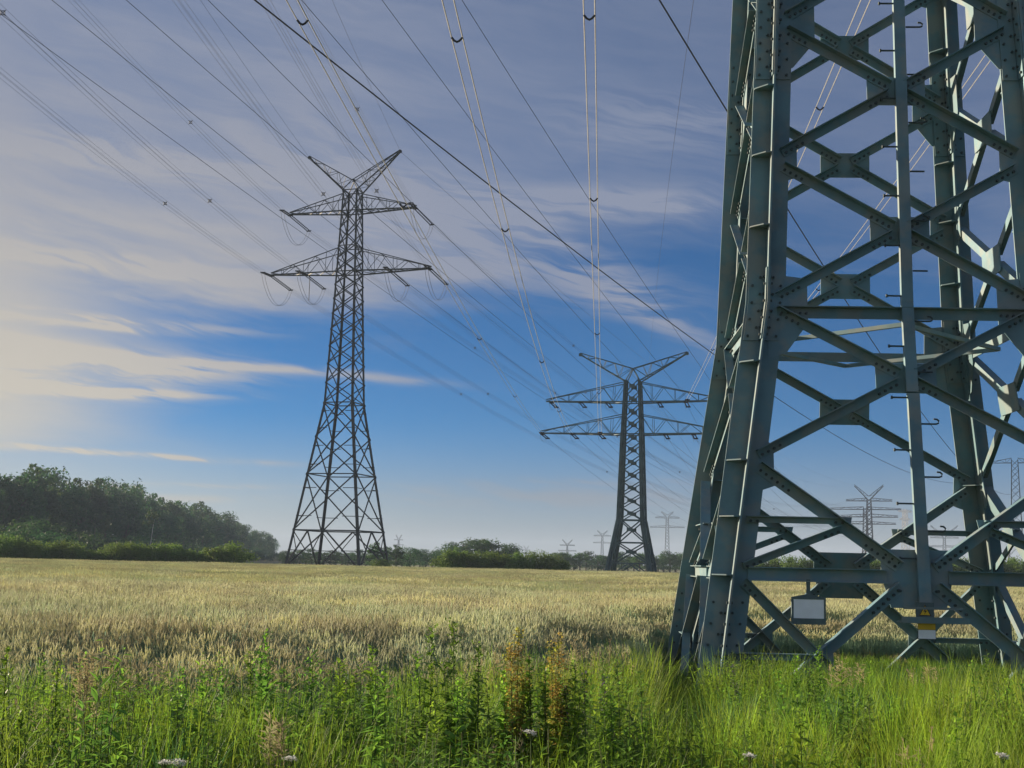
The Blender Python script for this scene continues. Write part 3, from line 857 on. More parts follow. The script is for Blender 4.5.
traced([(660, 0), (727, 112), (787, 208), (823, 265)], 15.5, (X4 + 3, Y4, 22), 'thick black cable dropping to the left edge of the big pylon top', 'thick black cables overhead', .022, 12, .5)
traced([(694, 0), (683, 70), (676, 130)], 30, (px_to_x(640, 500), 500, 20), 'hair-thin pale cable hanging left of the big pylon top', 'single cables slanting across the sky', .012, 20, .1)


# ------------------------------------------------------------------ trees and hedges
def crown_mesh(name, rx, rz, zc, n_clump, n_leaf, leaf, seed, flat=.0):
    R = random.Random(seed); b = MB()
    cl = []
    for i in range(n_clump):
        while True:
            x, y, z = R.uniform(-1, 1), R.uniform(-1, 1), R.uniform(-1, 1)
            d = (x * x + y * y + z * z) ** .5
            if .25 < d < 1: break
        k = .80 + .2 * R.random()
        wob = 1 + .22 * sin(3 * math.atan2(y, x) + seed) * (1 - abs(z))
        cl.append((x * rx * k * wob, y * rx * k * wob, zc + z * rz * k - (.25 * rz if z < -.5 else 0) * flat, R.uniform(.22, .40) * rx))
    for cx, cy, cz, cr in cl:
        for j in range(n_leaf):
            v = Vector((R.gauss(0, 1), R.gauss(0, 1), R.gauss(0, .8))); v.normalize()
            p = Vector((cx, cy, cz)) + v * cr * R.uniform(.35, 1.05) ** .6
            if p.z < .05: p.z = .05 + R.random() * .3
            nrm = (v + Vector((R.gauss(0, .6), R.gauss(0, .6), R.gauss(.2, .6)))).normalized()
            a = nrm.cross(Vector((R.gauss(0, 1), R.gauss(0, 1), R.gauss(0, 1)))).normalized(); c = nrm.cross(a)
            s = leaf * R.uniform(.6, 1.3)
            b.add([p - a * s * .5, p + c * s * .32, p + a * s * .5, p - c * s * .32], [(0, 1, 2, 3)])
    return b


def tree_proto(kind, h, rx, leafm, seed, leaf=.55, n_clump=46, n_leaf=70):
    root = thing(kind, None, 'tree')
    b = MB(); R = random.Random(seed)
    b.tube([(0, 0, -.2), (.1, .05, h * .25), (R.uniform(-.3, .3), R.uniform(-.3, .3), h * .5), (0, 0, h * .8)], h * .022, 7, h * .006)
    for i in range(6):
        a = R.uniform(0, 2 * pi); z = h * R.uniform(.25, .55)
        b.tube([(0, 0, z), (cos(a) * rx * .4, sin(a) * rx * .4, z + h * .12), (cos(a) * rx * .75, sin(a) * rx * .75, z + h * .2)], h * .010, 5, h * .003)
    b.build('trunk', M['bark'], root)
    crown_mesh('crown', rx, h * .41, h * .57, n_clump, n_leaf, leaf, seed, 1).build('crown', leafm, root)
    return root


used = set()
def place(proto, x, y, s, rz, label, group=None, sz=None, cat='tree'):
    if id(proto) not in used: used.add(id(proto)); o = proto
    else: o = copy_tree(proto)
    o.location = (x, y, 0); o.rotation_euler = (0, 0, rz); o.scale = (s, s, sz or s)
    tag(o, label, cat, group)
    if not group and 'group' in o: del o['group']
    return o


protos = [tree_proto('broadleaf_tree', 16, 5.0, M['leafd'], 11), tree_proto('broadleaf_tree', 16, 4.3, M['leafm'], 23),
          tree_proto('broadleaf_tree', 16, 5.6, M['leafd'], 37), tree_proto('broadleaf_tree', 16, 3.6, M['leafm'], 51)]
R = random.Random(3)
skyline = [(-30, 474, 225), (0, 474, 240), (35, 471, 255), (60, 484, 270), (82, 482, 285), (105, 486, 305), (125, 485, 320), (150, 499, 345), (175, 503, 375), (198, 506, 405), (220, 513, 440), (238, 523, 480), (255, 532, 520), (268, 533, 560), (278, 546, 600)]
for row in (0, 1):
    px = -28.0
    while px < 276:
        for (p0, y0, d0), (p1, y1, d1) in zip(skyline, skyline[1:]):
            if px <= p1:
                f = (px - p0) / (p1 - p0); yt = y0 + (y1 - y0) * f; Y = d0 + (d1 - d0) * f; break
        Y += row * 14 + R.uniform(-4, 4)
        hh = unproj(px, yt + (0 if row else R.uniform(6, 14)) + R.uniform(-1.5, 2.5), Y).z
        hh *= 1.13; s = hh / 16
        place(R.choice(protos), px_to_x(px, Y), Y, max(s * R.uniform(.92, 1.08), .5), R.uniform(0, 6.3), 'tall broadleaf tree crowded in the dark hazy wood on the left', 'trees of the wood on the left', s * 1.02)
        px += (9 if row == 0 else 8.0) * R.uniform(.85, 1.2) * (300 / Y) * 1.25
SCRUB_ROW = [(px, 541 + (px - 110) * .07) for px in range(108, 286, 11)]
# pale birch stem at the wood edge
Yb = 230; r = thing('birch_tree', 'young birch with a pale thin trunk at the edge of the wood', 'tree', (px_to_x(149, Yb), Yb, 0))
b = MB(); b.tube([(0, 0, 0), (.15, 0, 3), (.4, 0, 6), (.6, 0, 7.5)], .07, 6, .03); b.build('trunk', M['birch'], r)
crown_mesh('crown', 1.4, 1.6, 7.6, 10, 30, .4, 5).build('crown', M['leafm'], r)

# shrubs: dark scrub below the wood, the lit hedges along the field, lone bushes
def bush_proto(h, rx, leafm, seed, n=40, nl=70, leaf=.22):
    root = thing('bush', None, 'bush')
    b = MB(); R_ = random.Random(seed)
    for i in range(5):
        a = R_.uniform(0, 6.28); b.tube([(0, 0, -.1), (cos(a) * rx * .3, sin(a) * rx * .3, h * .4), (cos(a) * rx * .5, sin(a) * rx * .5, h * .75)], .05, 5, .015)
    b.build('stem', M['bark'], root)
    crown_mesh('foliage', rx, h * .5, h * .48, n, nl, leaf, seed, 0).build('foliage', leafm, root)
    return root


scrub = [bush_proto(6, 4.2, M['leafm'], 61, 40, 70, .4), bush_proto(6, 4.6, M['leafd'], 67, 40, 70, .4)]
for px, yt, Y in ((4, 519, 185), (24, 516, 190), (46, 519, 195), (66, 523, 200), (84, 531, 205), (98, 538, 210), (14, 527, 170), (40, 529, 172), (60, 533, 176)):
    hh = unproj(px, yt, Y).z
    place(R.choice(scrub), px_to_x(px, Y), Y, hh / 6 * 1.05, R.uniform(0, 6.3), 'dark rounded scrub bush between the left hedge and the wood', 'scrub below the wood', hh / 6, 'bush')
for px, yt in SCRUB_ROW:
    Y = 225 + (px - 108) * 1.1; hh = unproj(px, yt + R.uniform(-2, 2), Y).z
    place(R.choice(scrub), px_to_x(px, Y), Y, max(.5, hh / 6 * 1.2), R.uniform(0, 6.3), 'dark rounded scrub bush between the left hedge and the wood', 'scrub below the wood', hh / 6, 'bush')
hedge = [bush_proto(3.2, 2.2, M['leafl'], 71, 44, 90, .2), bush_proto(3.2, 2.0, M['leafl'], 79, 44, 90, .2), bush_proto(3.2, 2.4, M['leafl'], 83, 44, 90, .2)]
for px, yt in ((-8, 536), (8, 537), (22, 540), (36, 542), (52, 543), (66, 542), (79, 544), (89, 549), (103, 548), (116, 544), (130, 543.5), (144, 543), (158, 544), (170, 545), (182, 546), (194, 549), (206, 550)):
    Y = 131 + R.uniform(-.6, 1.5); hh = unproj(px, yt, Y).z
    place(R.choice(hedge), px_to_x(px, Y), Y, R.uniform(.68, .8), R.uniform(0, 6.3), 'low green bush in the sunlit hedge along the left edge of the field', 'bushes of the left hedge', hh / 3.1, 'bush')
Y = 130; place(hedge[0], px_to_x(234, Y), Y, 1.0, 1.0, 'biggest rounded bright bush at the right end of the left hedge', None, unproj(234, 543, Y).z / 3.1, 'bush')
place(hedge[1], px_to_x(218, Y), Y, .75, 2.0, 'round bush leaning on the biggest one at the end of the left hedge', None, unproj(218, 546, Y).z / 3.1, 'bush')
for px, yt in ((447, 551), (458, 549), (470, 552), (484, 553), (497, 552), (511, 555), (524, 553), (537, 553), (548, 556), (557, 560)):
    Y = 133 + R.uniform(-.6, 1); hh = unproj(px, yt, Y).z
    place(R.choice(hedge), px_to_x(px, Y), Y, R.uniform(.7, .86), R.uniform(0, 6.3), 'dense green bush in the clump at the far field edge left of the middle pylon', 'bushes of the middle clump', hh / 3.05, 'bush')
place(hedge[2], px_to_x(380, 150), 150, .5, 0, 'small bright round bush under trees right of the tallest pylon', None, unproj(380, 560, 150).z / 3.1, 'bush')
# trees between the pylons
for px, yt, Y, s, lab in ((377, 541, 190, .5, 'round dark tree at the right foot of the tallest pylon'), (396, 544, 225, .45, 'hazy round tree between tallest pylon and the small bright bush'), (410, 545, 235, .45, 'hazy round tree right of the tallest pylon, beside another')):
    place(R.choice(protos), px_to_x(px, Y), Y, s, R.uniform(0, 6), lab, None, unproj(px, yt, Y).z / 15.6)
for px, yt, Y in ((452, 543, 236), (463, 538, 240), (474, 535, 244), (486, 535, 248), (498, 539, 250), (508, 544, 254)):
    place(R.choice(protos), px_to_x(px, Y), Y, .68, R.uniform(0, 6), 'hazy tree rising behind the middle clump of bushes', 'trees behind the middle clump', unproj(px, yt, Y).z / 15.6)
for px in range(288, 446, 6):
    Y = 260 + R.uniform(-15, 15)
    place(R.choice(protos), px_to_x(px, Y), Y, .42, R.uniform(0, 6), 'small far tree in the low hazy row behind the tallest pylon', 'far tree row left', unproj(px, 551 + R.uniform(-3, 3.5), Y).z / 15.6)
for px in list(range(556, 704, 6)):
    Y = 300 + R.uniform(-15, 15)
    place(R.choice(protos), px_to_x(px, Y), Y, .48, R.uniform(0, 6), 'far bluish tree in the row behind the middle pylon', 'far tree row middle', unproj(px, 553 + R.uniform(-3, 3.5), Y).z / 15.6)
for px, yt, Y in ((556, 556, 300), (565, 551, 310)):
    place(R.choice(protos), px_to_x(px, Y), Y, .4, R.uniform(0, 6), 'small hazy tree behind the right end of the middle clump', 'trees at the end of the middle clump', unproj(px, yt, Y).z / 15.6)
for px, yt in ((651, 555), (663, 553), (675, 554), (687, 556), (698, 557)):
    Y = 330; place(R.choice(protos), px_to_x(px, Y), Y, .5, R.uniform(0, 6), 'dark tree in the short row between middle pylon and big pylon leg', 'trees right of the middle pylon', unproj(px, yt, Y).z / 15.6)
for px in range(752, 1030, 9):
    Y = 160 + R.uniform(-2, 3)
    place(R.choice(hedge), px_to_x(px, Y), Y, .75, R.uniform(0, 6), 'sunlit bush in the hedge seen through the big pylon', 'hedge behind the big pylon', 1.12 * unproj(px, 561 + R.uniform(-2, 3), Y).z / 3.1, 'bush')
for px, yt in ((775, 556), (790, 559), (826, 561), (842, 559), (955, 560), (972, 556), (987, 562), (1010, 561)):
    Y = 450; place(R.choice(protos), px_to_x(px, Y), Y, .45, R.uniform(0, 6), 'hazy tree showing over the hedge behind the big pylon', 'trees behind the big pylon', unproj(px, yt, Y).z / 15.6)

for o in list(protos + scrub + hedge):
    if id(o) not in used:
        for ch in list(o.children): bpy.data.objects.remove(ch)
        bpy.data.objects.remove(o)


# ------------------------------------------------------------------ ground cover by geometry nodes (wheat and grass: stuff)
def scatter(name, pts, variants, kind_label):
    """pts: (x, y, z, rot, scale, idx); variants: mesh objects kept out of the scene"""
    c = bpy.data.collections.new(name + '_clumps')
    for i, v in enumerate(variants):
        v.name = '%s_clump_%s' % (name, 'abcdefghij'[i]); c.objects.link(v)
    me = bpy.data.meshes.new(name)
    me.from_pydata([p[:3] for p in pts], [], [])
    for nm, typ, i in (('rot', 'FLOAT', 3), ('scl', 'FLOAT', 4), ('idx', 'INT', 5)):
        a = me.attributes.new(nm, typ, 'POINT'); a.data.foreach_set('value', [p[i] for p in pts])
    o = bpy.data.objects.new(name, me); COL.objects.link(o)
    gt = bpy.data.node_groups.new(name + '_scatter', 'GeometryNodeTree')
    gt.interface.new_socket('Geometry', in_out='INPUT', socket_type='NodeSocketGeometry')
    gt.interface.new_socket('Geometry', in_out='OUTPUT', socket_type='NodeSocketGeometry')
    N = gt.nodes; L = gt.links
    gi, go = N.new('NodeGroupInput'), N.new('NodeGroupOutput')
    ci = N.new('GeometryNodeCollectionInfo'); ci.inputs['Collection'].default_value = c
    ci.inputs['Separate Children'].default_value = True; ci.inputs['Reset Children'].default_value = True
    iop = N.new('GeometryNodeInstanceOnPoints'); iop.inputs['Pick Instance'].default_value = True
    def attr(nm, dt):
        a = N.new('GeometryNodeInputNamedAttribute'); a.data_type = dt; a.inputs['Name'].default_value = nm; return a.outputs['Attribute']
    cx = N.new('ShaderNodeCombineXYZ'); L.new(attr('rot', 'FLOAT'), cx.inputs[2])
    cs = N.new('ShaderNodeCombineXYZ'); sc_ = attr('scl', 'FLOAT')
    one = N.new('ShaderNodeMath'); one.operation = 'MULTIPLY_ADD'; L.new(sc_, one.inputs[0]); one.inputs[1].default_value = .5; one.inputs[2].default_value = .5
    for i in (0, 1): L.new(one.outputs[0], cs.inputs[i])
    L.new(sc_, cs.inputs[2])
    L.new(gi.outputs[0], iop.inputs['Points']); L.new(ci.outputs[0], iop.inputs['Instance'])
    L.new(attr('idx', 'INT'), iop.inputs['Instance Index'])
    L.new(cx.outputs[0], iop.inputs['Rotation']); L.new(cs.outputs[0], iop.inputs['Scale'])
    L.new(iop.outputs[0], go.inputs[0])
    md = o.modifiers.new('scatter', 'NODES'); md.node_group = gt
    return tag(o, kind_label[0], kind_label[1], None, 'stuff')


def blade(b, p, h, w, lean, a, n=4, droop=1.0):
    """a curved tapering leaf strip"""
    d = Vector((cos(a), sin(a), 0)); s = Vector((-sin(a), cos(a), 0)); p = Vector(p)
    vs = []
    for i in range(n + 1):
        t = i / n
        c = p + d * lean * h * t ** 1.8 + vecz * h * (t - .28 * droop * lean * t ** 3)
        ww = w * (1 - t ** 1.6) + .0008
        vs += [c - s * ww / 2, c + s * ww / 2]
    b.add(vs, [(2 * i, 2 * i + 1, 2 * i + 3, 2 * i + 2) for i in range(n)])


def spindle(b, p, q, r, n=4):
    p, q = Vector(p), Vector(q); d = (q - p)
    s = d.cross(Vector((.3, 1, .2))).normalized(); t = s.cross(d).normalized()
    k = len(b.v)
    ring = []
    for f, rr in ((.12, .75), (.5, 1), (.85, .6)):
        ring += [p + d * f + (s * cos(2 * pi * j / n) + t * sin(2 * pi * j / n)) * r * rr for j in range(n)]
    vs = [p] + ring + [q]
    fs = [(0, 1 + (j + 1) % n, 1 + j) for j in range(n)]
    for rI in range(2): fs += [(1 + rI * n + j, 1 + rI * n + (j + 1) % n, 1 + (rI + 1) * n + (j + 1) % n, 1 + (rI + 1) * n + j) for j in range(n)]
    fs += [(1 + 2 * n + j, 1 + 2 * n + (j + 1) % n, 1 + 3 * n) for j in range(n)]
    b.add(vs, fs)


def wheat_clump(seed, size, n, fine=True):
    R = random.Random(seed); b = MB()
    for i in range(n):
        x, y = R.uniform(-size / 2, size / 2), R.uniform(-size / 2, size / 2)
        h = R.gauss(.70, .05); a = R.uniform(0, 6.28); le = R.uniform(.01, .05)
        top = Vector((x + cos(a) * le, y + sin(a) * le, h))
        b.cur = 1
        w = .0045 if fine else .007
        s = Vector((-sin(a), cos(a), 0)) * w / 2; mid_ = Vector((x + cos(a) * le * .3, y + sin(a) * le * .3, h * .55)); p = Vector((x, y, 0))
        b.add([p - s, p + s, mid_ + s, mid_ - s, top + s, top - s], [(0, 1, 2, 3), (3, 2, 4, 5)])
        for _ in range(2 if fine else 1):
            blade(b, (x, y, h * R.uniform(.35, .72)), R.uniform(.16, .28), .012 if fine else .017, R.uniform(.4, 1.0), R.uniform(0, 6.28), 3)
        b.cur = 0
        nod = R.uniform(.01, .05)
        q = top + Vector((cos(a) * nod, sin(a) * nod, R.uniform(.075, .10)))
        spindle(b, top, q, 0.0075 if fine else .009, 4 if fine else 3)
        if fine:
            for j in range(3):
                o = Vector((R.gauss(0, .012), R.gauss(0, .012), R.uniform(.03, .055)))
                e = q.lerp(top, R.uniform(0, .5)); b.add([e, e + Vector((.002, 0, 0)), e + o], [(0, 1, 2)])
    return b.build('wheat_clump', [M['ear'], M['stalk']], link=False)


def vnoise(x, y, seed=0):
    xi, yi = math.floor(x), math.floor(y); fx, fy = x - xi, y - yi
    def hsh(a, c): return random.Random(a * 7349 + c * 9151 + seed).random()
    fx, fy = fx * fx * (3 - 2 * fx), fy * fy * (3 - 2 * fy)
    return (hsh(xi, yi) * (1 - fx) + hsh(xi + 1, yi) * fx) * (1 - fy) + (hsh(xi, yi + 1) * (1 - fx) + hsh(xi + 1, yi + 1) * fx) * fy


R = random.Random(5)
pts = []
def gap(x, y):      # wheel tracks of the sprayer: two pairs across, one pair away from us
    bend = .5 * sin(x * .12)
    for c in (16.4, 18.3, 23.6, 25.6, 43, 45):
        if x > -7.5 and abs(y - c - bend - .03 * x) < .2: return True
    return False
y = 9.5
STEP = .5
while y < 34:
    x = -(.55 * y + 5)
    while x < .55 * y + 5:
        xx, yy = x + R.uniform(-.1, .1), y + R.uniform(-.1, .1)
        if yy > near_edge(xx) - (.5 if xx < 1.2 else 0):
            ed = min(1, max(.45, .58 + .42 * (yy - near_edge(xx)) / 2.6)) * (.80 if gap(xx, yy) else 1)
            dl = .112 * yy - xx
            if 14 < yy < 23 and dl < 1.4: ed *= .68 + .32 * max(0, dl) / 1.4 if xx < 2.4 else 1
            pts.append((xx, yy, 0, R.choice((0, pi / 2, pi, 3 * pi / 2)) + R.uniform(-.2, .2), ed * (.98 + .1 * vnoise(xx * .35, yy * .35) + .08 * vnoise(xx * 1.3, yy * 1.3, 4)), R.randrange(3)))
        x += STEP
    y += STEP
STEP = 1.5
y = 34.4
while y < 127:
    x = -(.5 * y + 8)
    while x < .5 * y + 8:
        xx, yy = x + R.uniform(-.2, .2), y + R.uniform(-.2, .2)
        if yy < far_edge(xx) - .7 and not (43 < yy < 44 and xx > -7):
            pts.append((xx, yy, 0, R.choice((0, pi / 2, pi, 3 * pi / 2)) + R.uniform(-.1, .1), .98 + .1 * vnoise(xx * .25, yy * .25) + .06 * vnoise(xx, yy, 4), 3 + R.randrange(2)))
        x += STEP
    y += STEP
wheat_vars = [wheat_clump(100 + i, .58, 125) for i in range(3)] + [wheat_clump(200 + i, 1.75, 760, False) for i in range(2)]
scatter('wheat', pts, wheat_vars, ('ripening pale wheat filling the field behind the verge', 'wheat'))


def grass_clump(seed, n, rad, h0, h1, w, lean, seedheads=0, drym='dry'):
    R = random.Random(seed); b = MB()
    for i in range(n):
        a = R.uniform(0, 6.28); d = rad * R.random() ** .6
        blade(b, (cos(a) * d, sin(a) * d, 0), R.uniform(h0, h1), w * R.uniform(.6, 1.3), R.uniform(.1, lean), a + R.gauss(0, .9), 4)
    for i in range(seedheads):
        b.cur = 1; a = R.uniform(0, 6.28); d = rad * R.random()
        p = Vector((cos(a) * d, sin(a) * d, 0)); h = R.uniform(h1 * 1.0, h1 * 1.3); q = p + Vector((R.gauss(0, .08), R.gauss(0, .08), h))
        b.tube([p, p.lerp(q, .5) + Vector((.01, 0, 0)), q], .002, 3)
        for j in range(18):
            t = R.random(); e = q + Vector((0, 0, -.16 * t)); o = Vector((R.gauss(0, .03), R.gauss(0, .03), R.uniform(0, .03))) * (.3 + t)
            b.add([e, e + o + Vector((.004, 0, .004)), e + o * 1.4 + Vector((0, 0, .012)), e + o + Vector((-.004, 0, -.004))], [(0, 1, 2, 3)])
    return b


def herb_clump(seed, n, h0, h1, leaf):
    R = random.Random(seed); b = MB()
    for i in range(n):
        a = R.uniform(0, 6.28); d = .2 * R.random(); p = Vector((cos(a) * d, sin(a) * d, 0)); h = R.uniform(h0, h1)
        q = p + Vector((R.gauss(0, .07), R.gauss(0, .07), h)); b.cur = 1; b.tube([p, q], .0035, 3, .0015); b.cur = 0
        for j in range(int(h / .035)):
            t = .2 + .8 * j / (h / .035); c = p.lerp(q, t); an = j * 2.4 + R.gauss(0, .4)
            L_ = leaf * (1.15 - .7 * t) * R.uniform(.7, 1.2); dd = Vector((cos(an), sin(an), R.uniform(-.3, 1.0))); ss = Vector((-sin(an), cos(an), 0))
            b.add([c, c + dd * L_ * .45 + ss * L_ * .2, c + dd * L_ - vecz * L_ * .2, c + dd * L_ * .45 - ss * L_ * .2], [(0, 1, 2, 3)])
    return b


gv = [grass_clump(1, 56, .17, .38, .76, .0068, .7).build('x', M['grass'], link=False),
      grass_clump(2, 58, .17, .34, .70, .0055, .75).build('x', M['grass'], link=False),
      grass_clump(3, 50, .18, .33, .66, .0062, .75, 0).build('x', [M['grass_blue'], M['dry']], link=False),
      grass_clump(4, 40, .16, .33, .64, .005, .7, 0).build('x', [M['grass'], M['dry']], link=False),
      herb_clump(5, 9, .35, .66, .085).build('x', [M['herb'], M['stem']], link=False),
      herb_clump(6, 8, .30, .60, .10).build('x', [M['herb_light'], M['stem']], link=False),
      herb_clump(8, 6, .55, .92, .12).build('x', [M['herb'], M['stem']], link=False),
      herb_clump(9, 6, .5, .85, .11).build('x', [M['herb_light'], M['stem']], link=False),
      grass_clump(7, 34, .18, .3, .55, .006, .6, 4).build('x', [M['grass_blue'], M['dry']], link=False)]
pts = []
R = random.Random(9)
y = 3.4
while y < 24:
    st = .19 if y < 9 else .23
    x = -(.5 * y + 2.5)
    while x < .5 * y + 3.5:
        xx, yy = x + R.uniform(-.09, .09), y + R.uniform(-.09, .09)
        if yy < near_edge(xx) + .3:
            n1, n2 = vnoise(xx * .7, yy * .7, 1), vnoise(xx * .55, yy * .55, 2)
            edge = near_edge(xx) - yy
            if R.random() < (.20 if edge < 1.0 else .010): idx = 8
            elif xx < 1.2 and yy < 10.5 and vnoise(xx * 1.1, yy * 1.1, 6) > .55 and R.random() < .28: idx = R.choice((6, 7, 6))
            elif n1 > .66: idx = R.choice((4, 5, 4, 0))
            elif n1 < .30: idx = R.choice((2, 2, 3, 1))
            else: idx = R.choice((0, 0, 1, 1, 3, 5))
            if yy < 7.4 and R.random() < .5: idx = R.choice((2, 2, 4, 6, 4))  # dark clumps mixed in near the viewer stand in for shade on the verge
            sc = .78 + .5 * n2 + R.uniform(-.1, .14)
            if yy < 7: sc *= .80
            if xx > .9: sc *= .98 if yy < 9.5 else (1.0 if yy < 15.5 else .5)
            ra = xx / yy
            if .116 < ra < .152 and yy > 8.5: sc *= .70 if yy < 10.5 else .5
            elif xx > 1.4 and yy > 16: sc *= .75
            pts.append((xx, yy, 0, R.uniform(0, 6.28), sc, idx))
        x += st
    y += st
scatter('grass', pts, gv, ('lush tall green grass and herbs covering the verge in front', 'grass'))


# ------------------------------------------------------------------ single tall weeds
def leaf_blade(b, c, d, L, wd, droop=.35):
    d = d.normalized(); s = d.cross(vecz).normalized()
    if s.length < .1: s = Vector((1, 0, 0))
    vs = [c]
    for t, w in ((.3, .8), (.6, 1.0), (.85, .5)):
        p = c + d * L * t - vecz * droop * L * t * t
        vs += [p - s * wd * w / 2, p + s * wd * w / 2]
    vs.append(c + d * L - vecz * droop * L)
    b.add(vs, [(0, 2, 1), (1, 2, 4, 3), (3, 4, 6, 5), (5, 6, 7)])


def at_px(px, Y): return Vector((px_to_x(px, Y), Y, 0))


def tall_weed(px, ytop, Y, label, light=False, purple=False):
    p = at_px(px, Y); h = unproj(px, ytop, Y).z; R = random.Random(int(px * 7))
    r = thing('weed', label, 'plant', p)
    n_st = R.choice((1, 2, 2, 3))
    for k in range(n_st):
        hh = h * (1 if k == 0 else R.uniform(.7, .92)); a0 = R.uniform(0, 6.28); ln = R.uniform(.02, .12) if k else .02
        base_ = Vector((R.gauss(0, .05), R.gauss(0, .05), 0)) if k else Vector((0, 0, 0))
        top = base_ + Vector((cos(a0) * ln, sin(a0) * ln, hh))
        b = MB(); b.tube([base_, base_.lerp(top, .5) + Vector((.015, 0, 0)), top], .006, 5, .002); b.build('stem', M['stem'], r)
        b = MB(); n = int(hh / .0135)
        for j in range(n):
            t = .15 + .85 * j / n; c = base_.lerp(top, t); a = j * 2.4 + R.gauss(0, .3)
            L_ = (.17 * (1 - t) + .06) * R.uniform(.7, 1.25)
            leaf_blade(b, c, Vector((cos(a), sin(a), R.uniform(.1, 1.3))), L_, L_ * .34, R.uniform(.2, .6))
            if t > .72:
                for _ in range(3):
                    e = c + Vector((R.gauss(0, .018), R.gauss(0, .018), R.gauss(0, .012)))
                    leaf_blade(b, e, Vector((R.gauss(0, 1), R.gauss(0, 1), R.gauss(.6, .5))), .03, .014, .1)
        b.build('leaf', M['herb_light'] if light else M['herb'], r)
        if purple:
            b = MB()
            for j in range(60):
                t = R.uniform(.72, 1.0); e = base_.lerp(top, t) + Vector((R.gauss(0, .012), R.gauss(0, .012), 0))
                leaf_blade(b, e, Vector((R.gauss(0, 1), R.gauss(0, 1), R.gauss(.3, .5))), .022, .012, .1)
            b.build('flower_spike', M['purple'], r)
    return r


tall_weed(272, 632, 8.9, 'tallest leafy weed standing alone left of centre against the wheat')
tall_weed(258, 652, 8.8, 'leafy weed just left of the tallest one', True)
tall_weed(314, 652, 8.6, 'slim weed with a tight top right of the tallest weed')
tall_weed(341, 662, 8.3, 'bushy pale weed in the middle of the weed group', True)
tall_weed(378, 646, 8.4, 'broad yellowish green weed left of the two slim spires', True)
tall_weed(431, 624, 8.7, 'slim dark weed, left one of two equal spires')
tall_weed(457, 621, 8.8, 'slim dark weed, right one of two equal spires')
tall_weed(478, 640, 8.5, 'leafy weed right of the two slim spires')
tall_weed(62, 662, 8.0, 'yellow green weed with broad leaves near the left edge', True)
tall_weed(95, 655, 8.6, 'bright leafy weed left of the dry grass tuft', True)
tall_weed(12, 648, 7.6, 'dark leafy weed at the left edge of the picture')
tall_weed(186, 668, 8.4, 'dark thin weed in the bright grass on the left')
tall_weed(228, 664, 8.9, 'thin dark weed left of the weed pair')
tall_weed(585, 672, 8.6, 'weed with dull purple spikes right of the reddish docks', False, True)
tall_weed(604, 676, 8.9, 'low leafy weed with a spike left of the big pylon foot', False, True)
tall_weed(796, 655, 10.5, 'nettle-like weed in front of the brace foot of the big pylon')
tall_weed(818, 646, 10.8, 'tallest nettle-like weed under the blank white board')
tall_weed(842, 668, 10.2, 'lower nettle-like weed right of the tallest nettle')
tall_weed(985, 655, 12.5, 'bushy weed in front of the far right pylon leg')
tall_weed(1003, 668, 11.5, 'weed near the right edge below the pylon leg', True)
tall_weed(735, 666, 12, 'small weed touching the near left foot of the big pylon', False, True)


R = random.Random(77)
for i in range(18):
    px = R.choice((R.uniform(-5, 240), R.uniform(280, 500), R.uniform(560, 690))); Yw = R.uniform(7.6, 9.6)
    tall_weed(px, 676 + (9.4 - Yw) * 6 + R.uniform(-16, 14), Yw, 'ordinary leafy weed standing among the verge grass', R.random() < .5).__setitem__('group', 'weeds among the verge grass')
for i in range(10):
    px = R.uniform(700, 1020); Yw = R.uniform(7.5, 11)
    tall_weed(px, 690 + (11 - Yw) * 5 + R.uniform(-14, 12), Yw, 'ordinary leafy weed standing among the verge grass', R.random() < .5).__setitem__('group', 'weeds among the verge grass')


def dock(px, ytop, Y, label, seed):
    p = at_px(px, Y); h = unproj(px, ytop, Y).z; R = random.Random(seed)
    r = thing('dock_plant', label, 'plant', p)
    for k in range(4):
        hh = h * (1 if k == 0 else R.uniform(.7, .95)); ln = 0 if k == 0 else R.uniform(.05, .16); a0 = R.uniform(0, 6.28)
        top = Vector((cos(a0) * ln, sin(a0) * ln * .6, hh))
        b = MB(); b.tube([(0, 0, 0), top * .5, top], .007, 5, .002); b.build('stem', M['stem'], r)
        b = MB(); b.tube([top * .44, top * .72, top], .003, 4, .002)
        for j in range(520):
            t = R.uniform(.45, 1.0); c = top * t; rr = .034 * (1.15 - t) + .013
            # whorls
            t2_ = .45 + .55 * (round((t - .45) / .034) * .034) / .55; c = top * min(t2_ + R.gauss(0, .004), 1)
            e = c + Vector((R.gauss(0, rr), R.gauss(0, rr), R.gauss(0, .013)))
            leaf_blade(b, e, Vector((R.gauss(0, 1), R.gauss(0, 1), R.gauss(0, .6))), .02, .016, .1)
        b.build('seed_spike', M['dock'], r)
    b = MB()
    for j in range(9):
        a = R.uniform(0, 6.28); leaf_blade(b, Vector((0, 0, R.uniform(.25, .55))), Vector((cos(a), sin(a), .7)), R.uniform(.2, .32), .07, .5)
    b.build('leaf', M['herb_light'], r)


for px_, yt_ in ((508, 668), (534, 655), (548, 660), (574, 664)):
    tall_weed(px_, yt_, 8.4 + (px_ % 7) * .08, 'yellow-green weed growing close around the reddish dock plants', True).__setitem__('group', 'weeds around the docks')
dock(520, 628, 8.6, 'reddish brown dock plant with seed spikes, taller left one of two', 5)
dock(560, 636, 8.7, 'reddish brown dock plant with seed spikes, right one of two', 9)


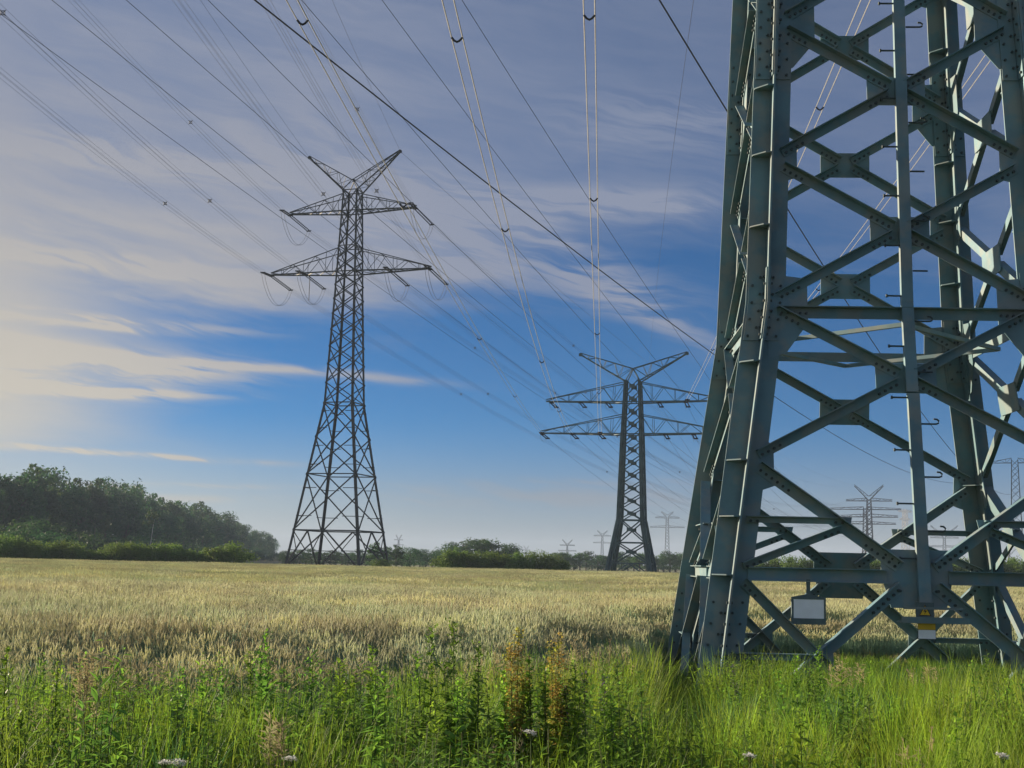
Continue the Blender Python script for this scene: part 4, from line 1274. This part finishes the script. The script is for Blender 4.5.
def umbel(px, py, Y, label, rad=.026):
    c = unproj(px, py, Y); r = thing('wildflower', label, 'flower', (c.x, Y, 0)); R = random.Random(int(px))
    h = c.z
    b = MB(); b.tube([(0, 0, 0), (.01, 0, h * .5), (0, 0, h - .03)], .004, 5, .002)
    heads = []
    for j in range(11):
        a = j * 2.4; d = rad * (j / 11) ** .5; e = Vector((cos(a) * d, sin(a) * d, h + .01 - d * .3 + cos(a + px) * d * .35)); heads.append(e); b.tube([(0, 0, h - .03), e], .0012, 3)
    b.build('stem', M['stem'], r)
    b = MB()
    for e in heads:
        for k in range(14):
            leaf_blade(b, e + Vector((R.gauss(0, .008), R.gauss(0, .008), R.gauss(0, .003))), Vector((R.gauss(0, 1), R.gauss(0, 1), .4)), .010, .008, .1)
    b.build('flower_head', M['petal'], r)


umbel(531, 734, 6.2, 'flat white wildflower head at the bottom, centre of the picture')
umbel(165, 764, 5.7, 'white wildflower at the bottom edge on the left, left one of two')
umbel(180, 764, 5.7, 'white wildflower at the bottom edge on the left, right one of two')
umbel(291, 760, 5.8, 'white wildflower at the bottom edge below the tallest weed')
umbel(750, 757, 6.0, 'white wildflower at the bottom edge below the big pylon foot')
umbel(1003, 757, 6.1, 'pale wildflower at the bottom right corner', .022)


def dry_tuft(px, ytop, Y, label, n, spread):
    p = at_px(px, Y); h = unproj(px, ytop, Y).z; R = random.Random(int(px * 3)); r = thing('dry_grass_tuft', label, 'grass tuft', p)
    for k in range(n):
        a = R.uniform(0, 6.28); hh = h * R.uniform(.8, 1); q = Vector((cos(a) * spread * R.random(), sin(a) * spread * R.random(), hh))
        b = MB(); b.tube([(R.gauss(0, .03), R.gauss(0, .03), 0), q * .5, q], .002, 3)
        for j in range(40):
            t = R.random(); e = q - vecz * .2 * t; o = Vector((R.gauss(0, .022), R.gauss(0, .022), R.uniform(.005, .03)))
            b.add([e, e + o + Vector((.003, 0, .003)), e + o * 1.5, e + o - Vector((.003, 0, .003))], [(0, 1, 2, 3)])
        b.build('stalk', M['dry'], r)


dry_tuft(95, 652, 8.2, 'tuft of dry pinkish grass standing up near the left edge', 9, .07)
dry_tuft(282, 712, 7.2, 'dry tan grass tuft low down below the tallest weed', 7, .12)
dry_tuft(842, 660, 13.5, 'dry tan grass tuft behind the nettles under the big pylon', 10, .25)
dry_tuft(925, 664, 14, 'dry tan grass tuft below the yellow and white plate', 9, .25)

# ------------------------------------------------------------------ air
b = MB()
x0, x1, y0, y1, z0, z1 = -2700, 2700, -450, 3500, -1.2, 56
b.add([(x0, y0, z0), (x1, y0, z0), (x1, y1, z0), (x0, y1, z0), (x0, y0, z1), (x1, y0, z1), (x1, y1, z1), (x0, y1, z1)],
      [(3, 2, 1, 0), (4, 5, 6, 7), (0, 1, 5, 4), (1, 2, 6, 5), (2, 3, 7, 6), (3, 0, 4, 7)])
hm = bpy.data.materials.new('haze'); hm.use_nodes = True
t = hm.node_tree; t.nodes.clear()
pv = t.nodes.new('ShaderNodeVolumePrincipled'); mo = t.nodes.new('ShaderNodeOutputMaterial')
pv.inputs['Color'].default_value = (.62, .77, 1.0, 1); pv.inputs['Density'].default_value = .00028; pv.inputs['Anisotropy'].default_value = .0
t.links.new(pv.outputs[0], mo.inputs['Volume'])
tag(b.build('haze', hm), kind='stuff')
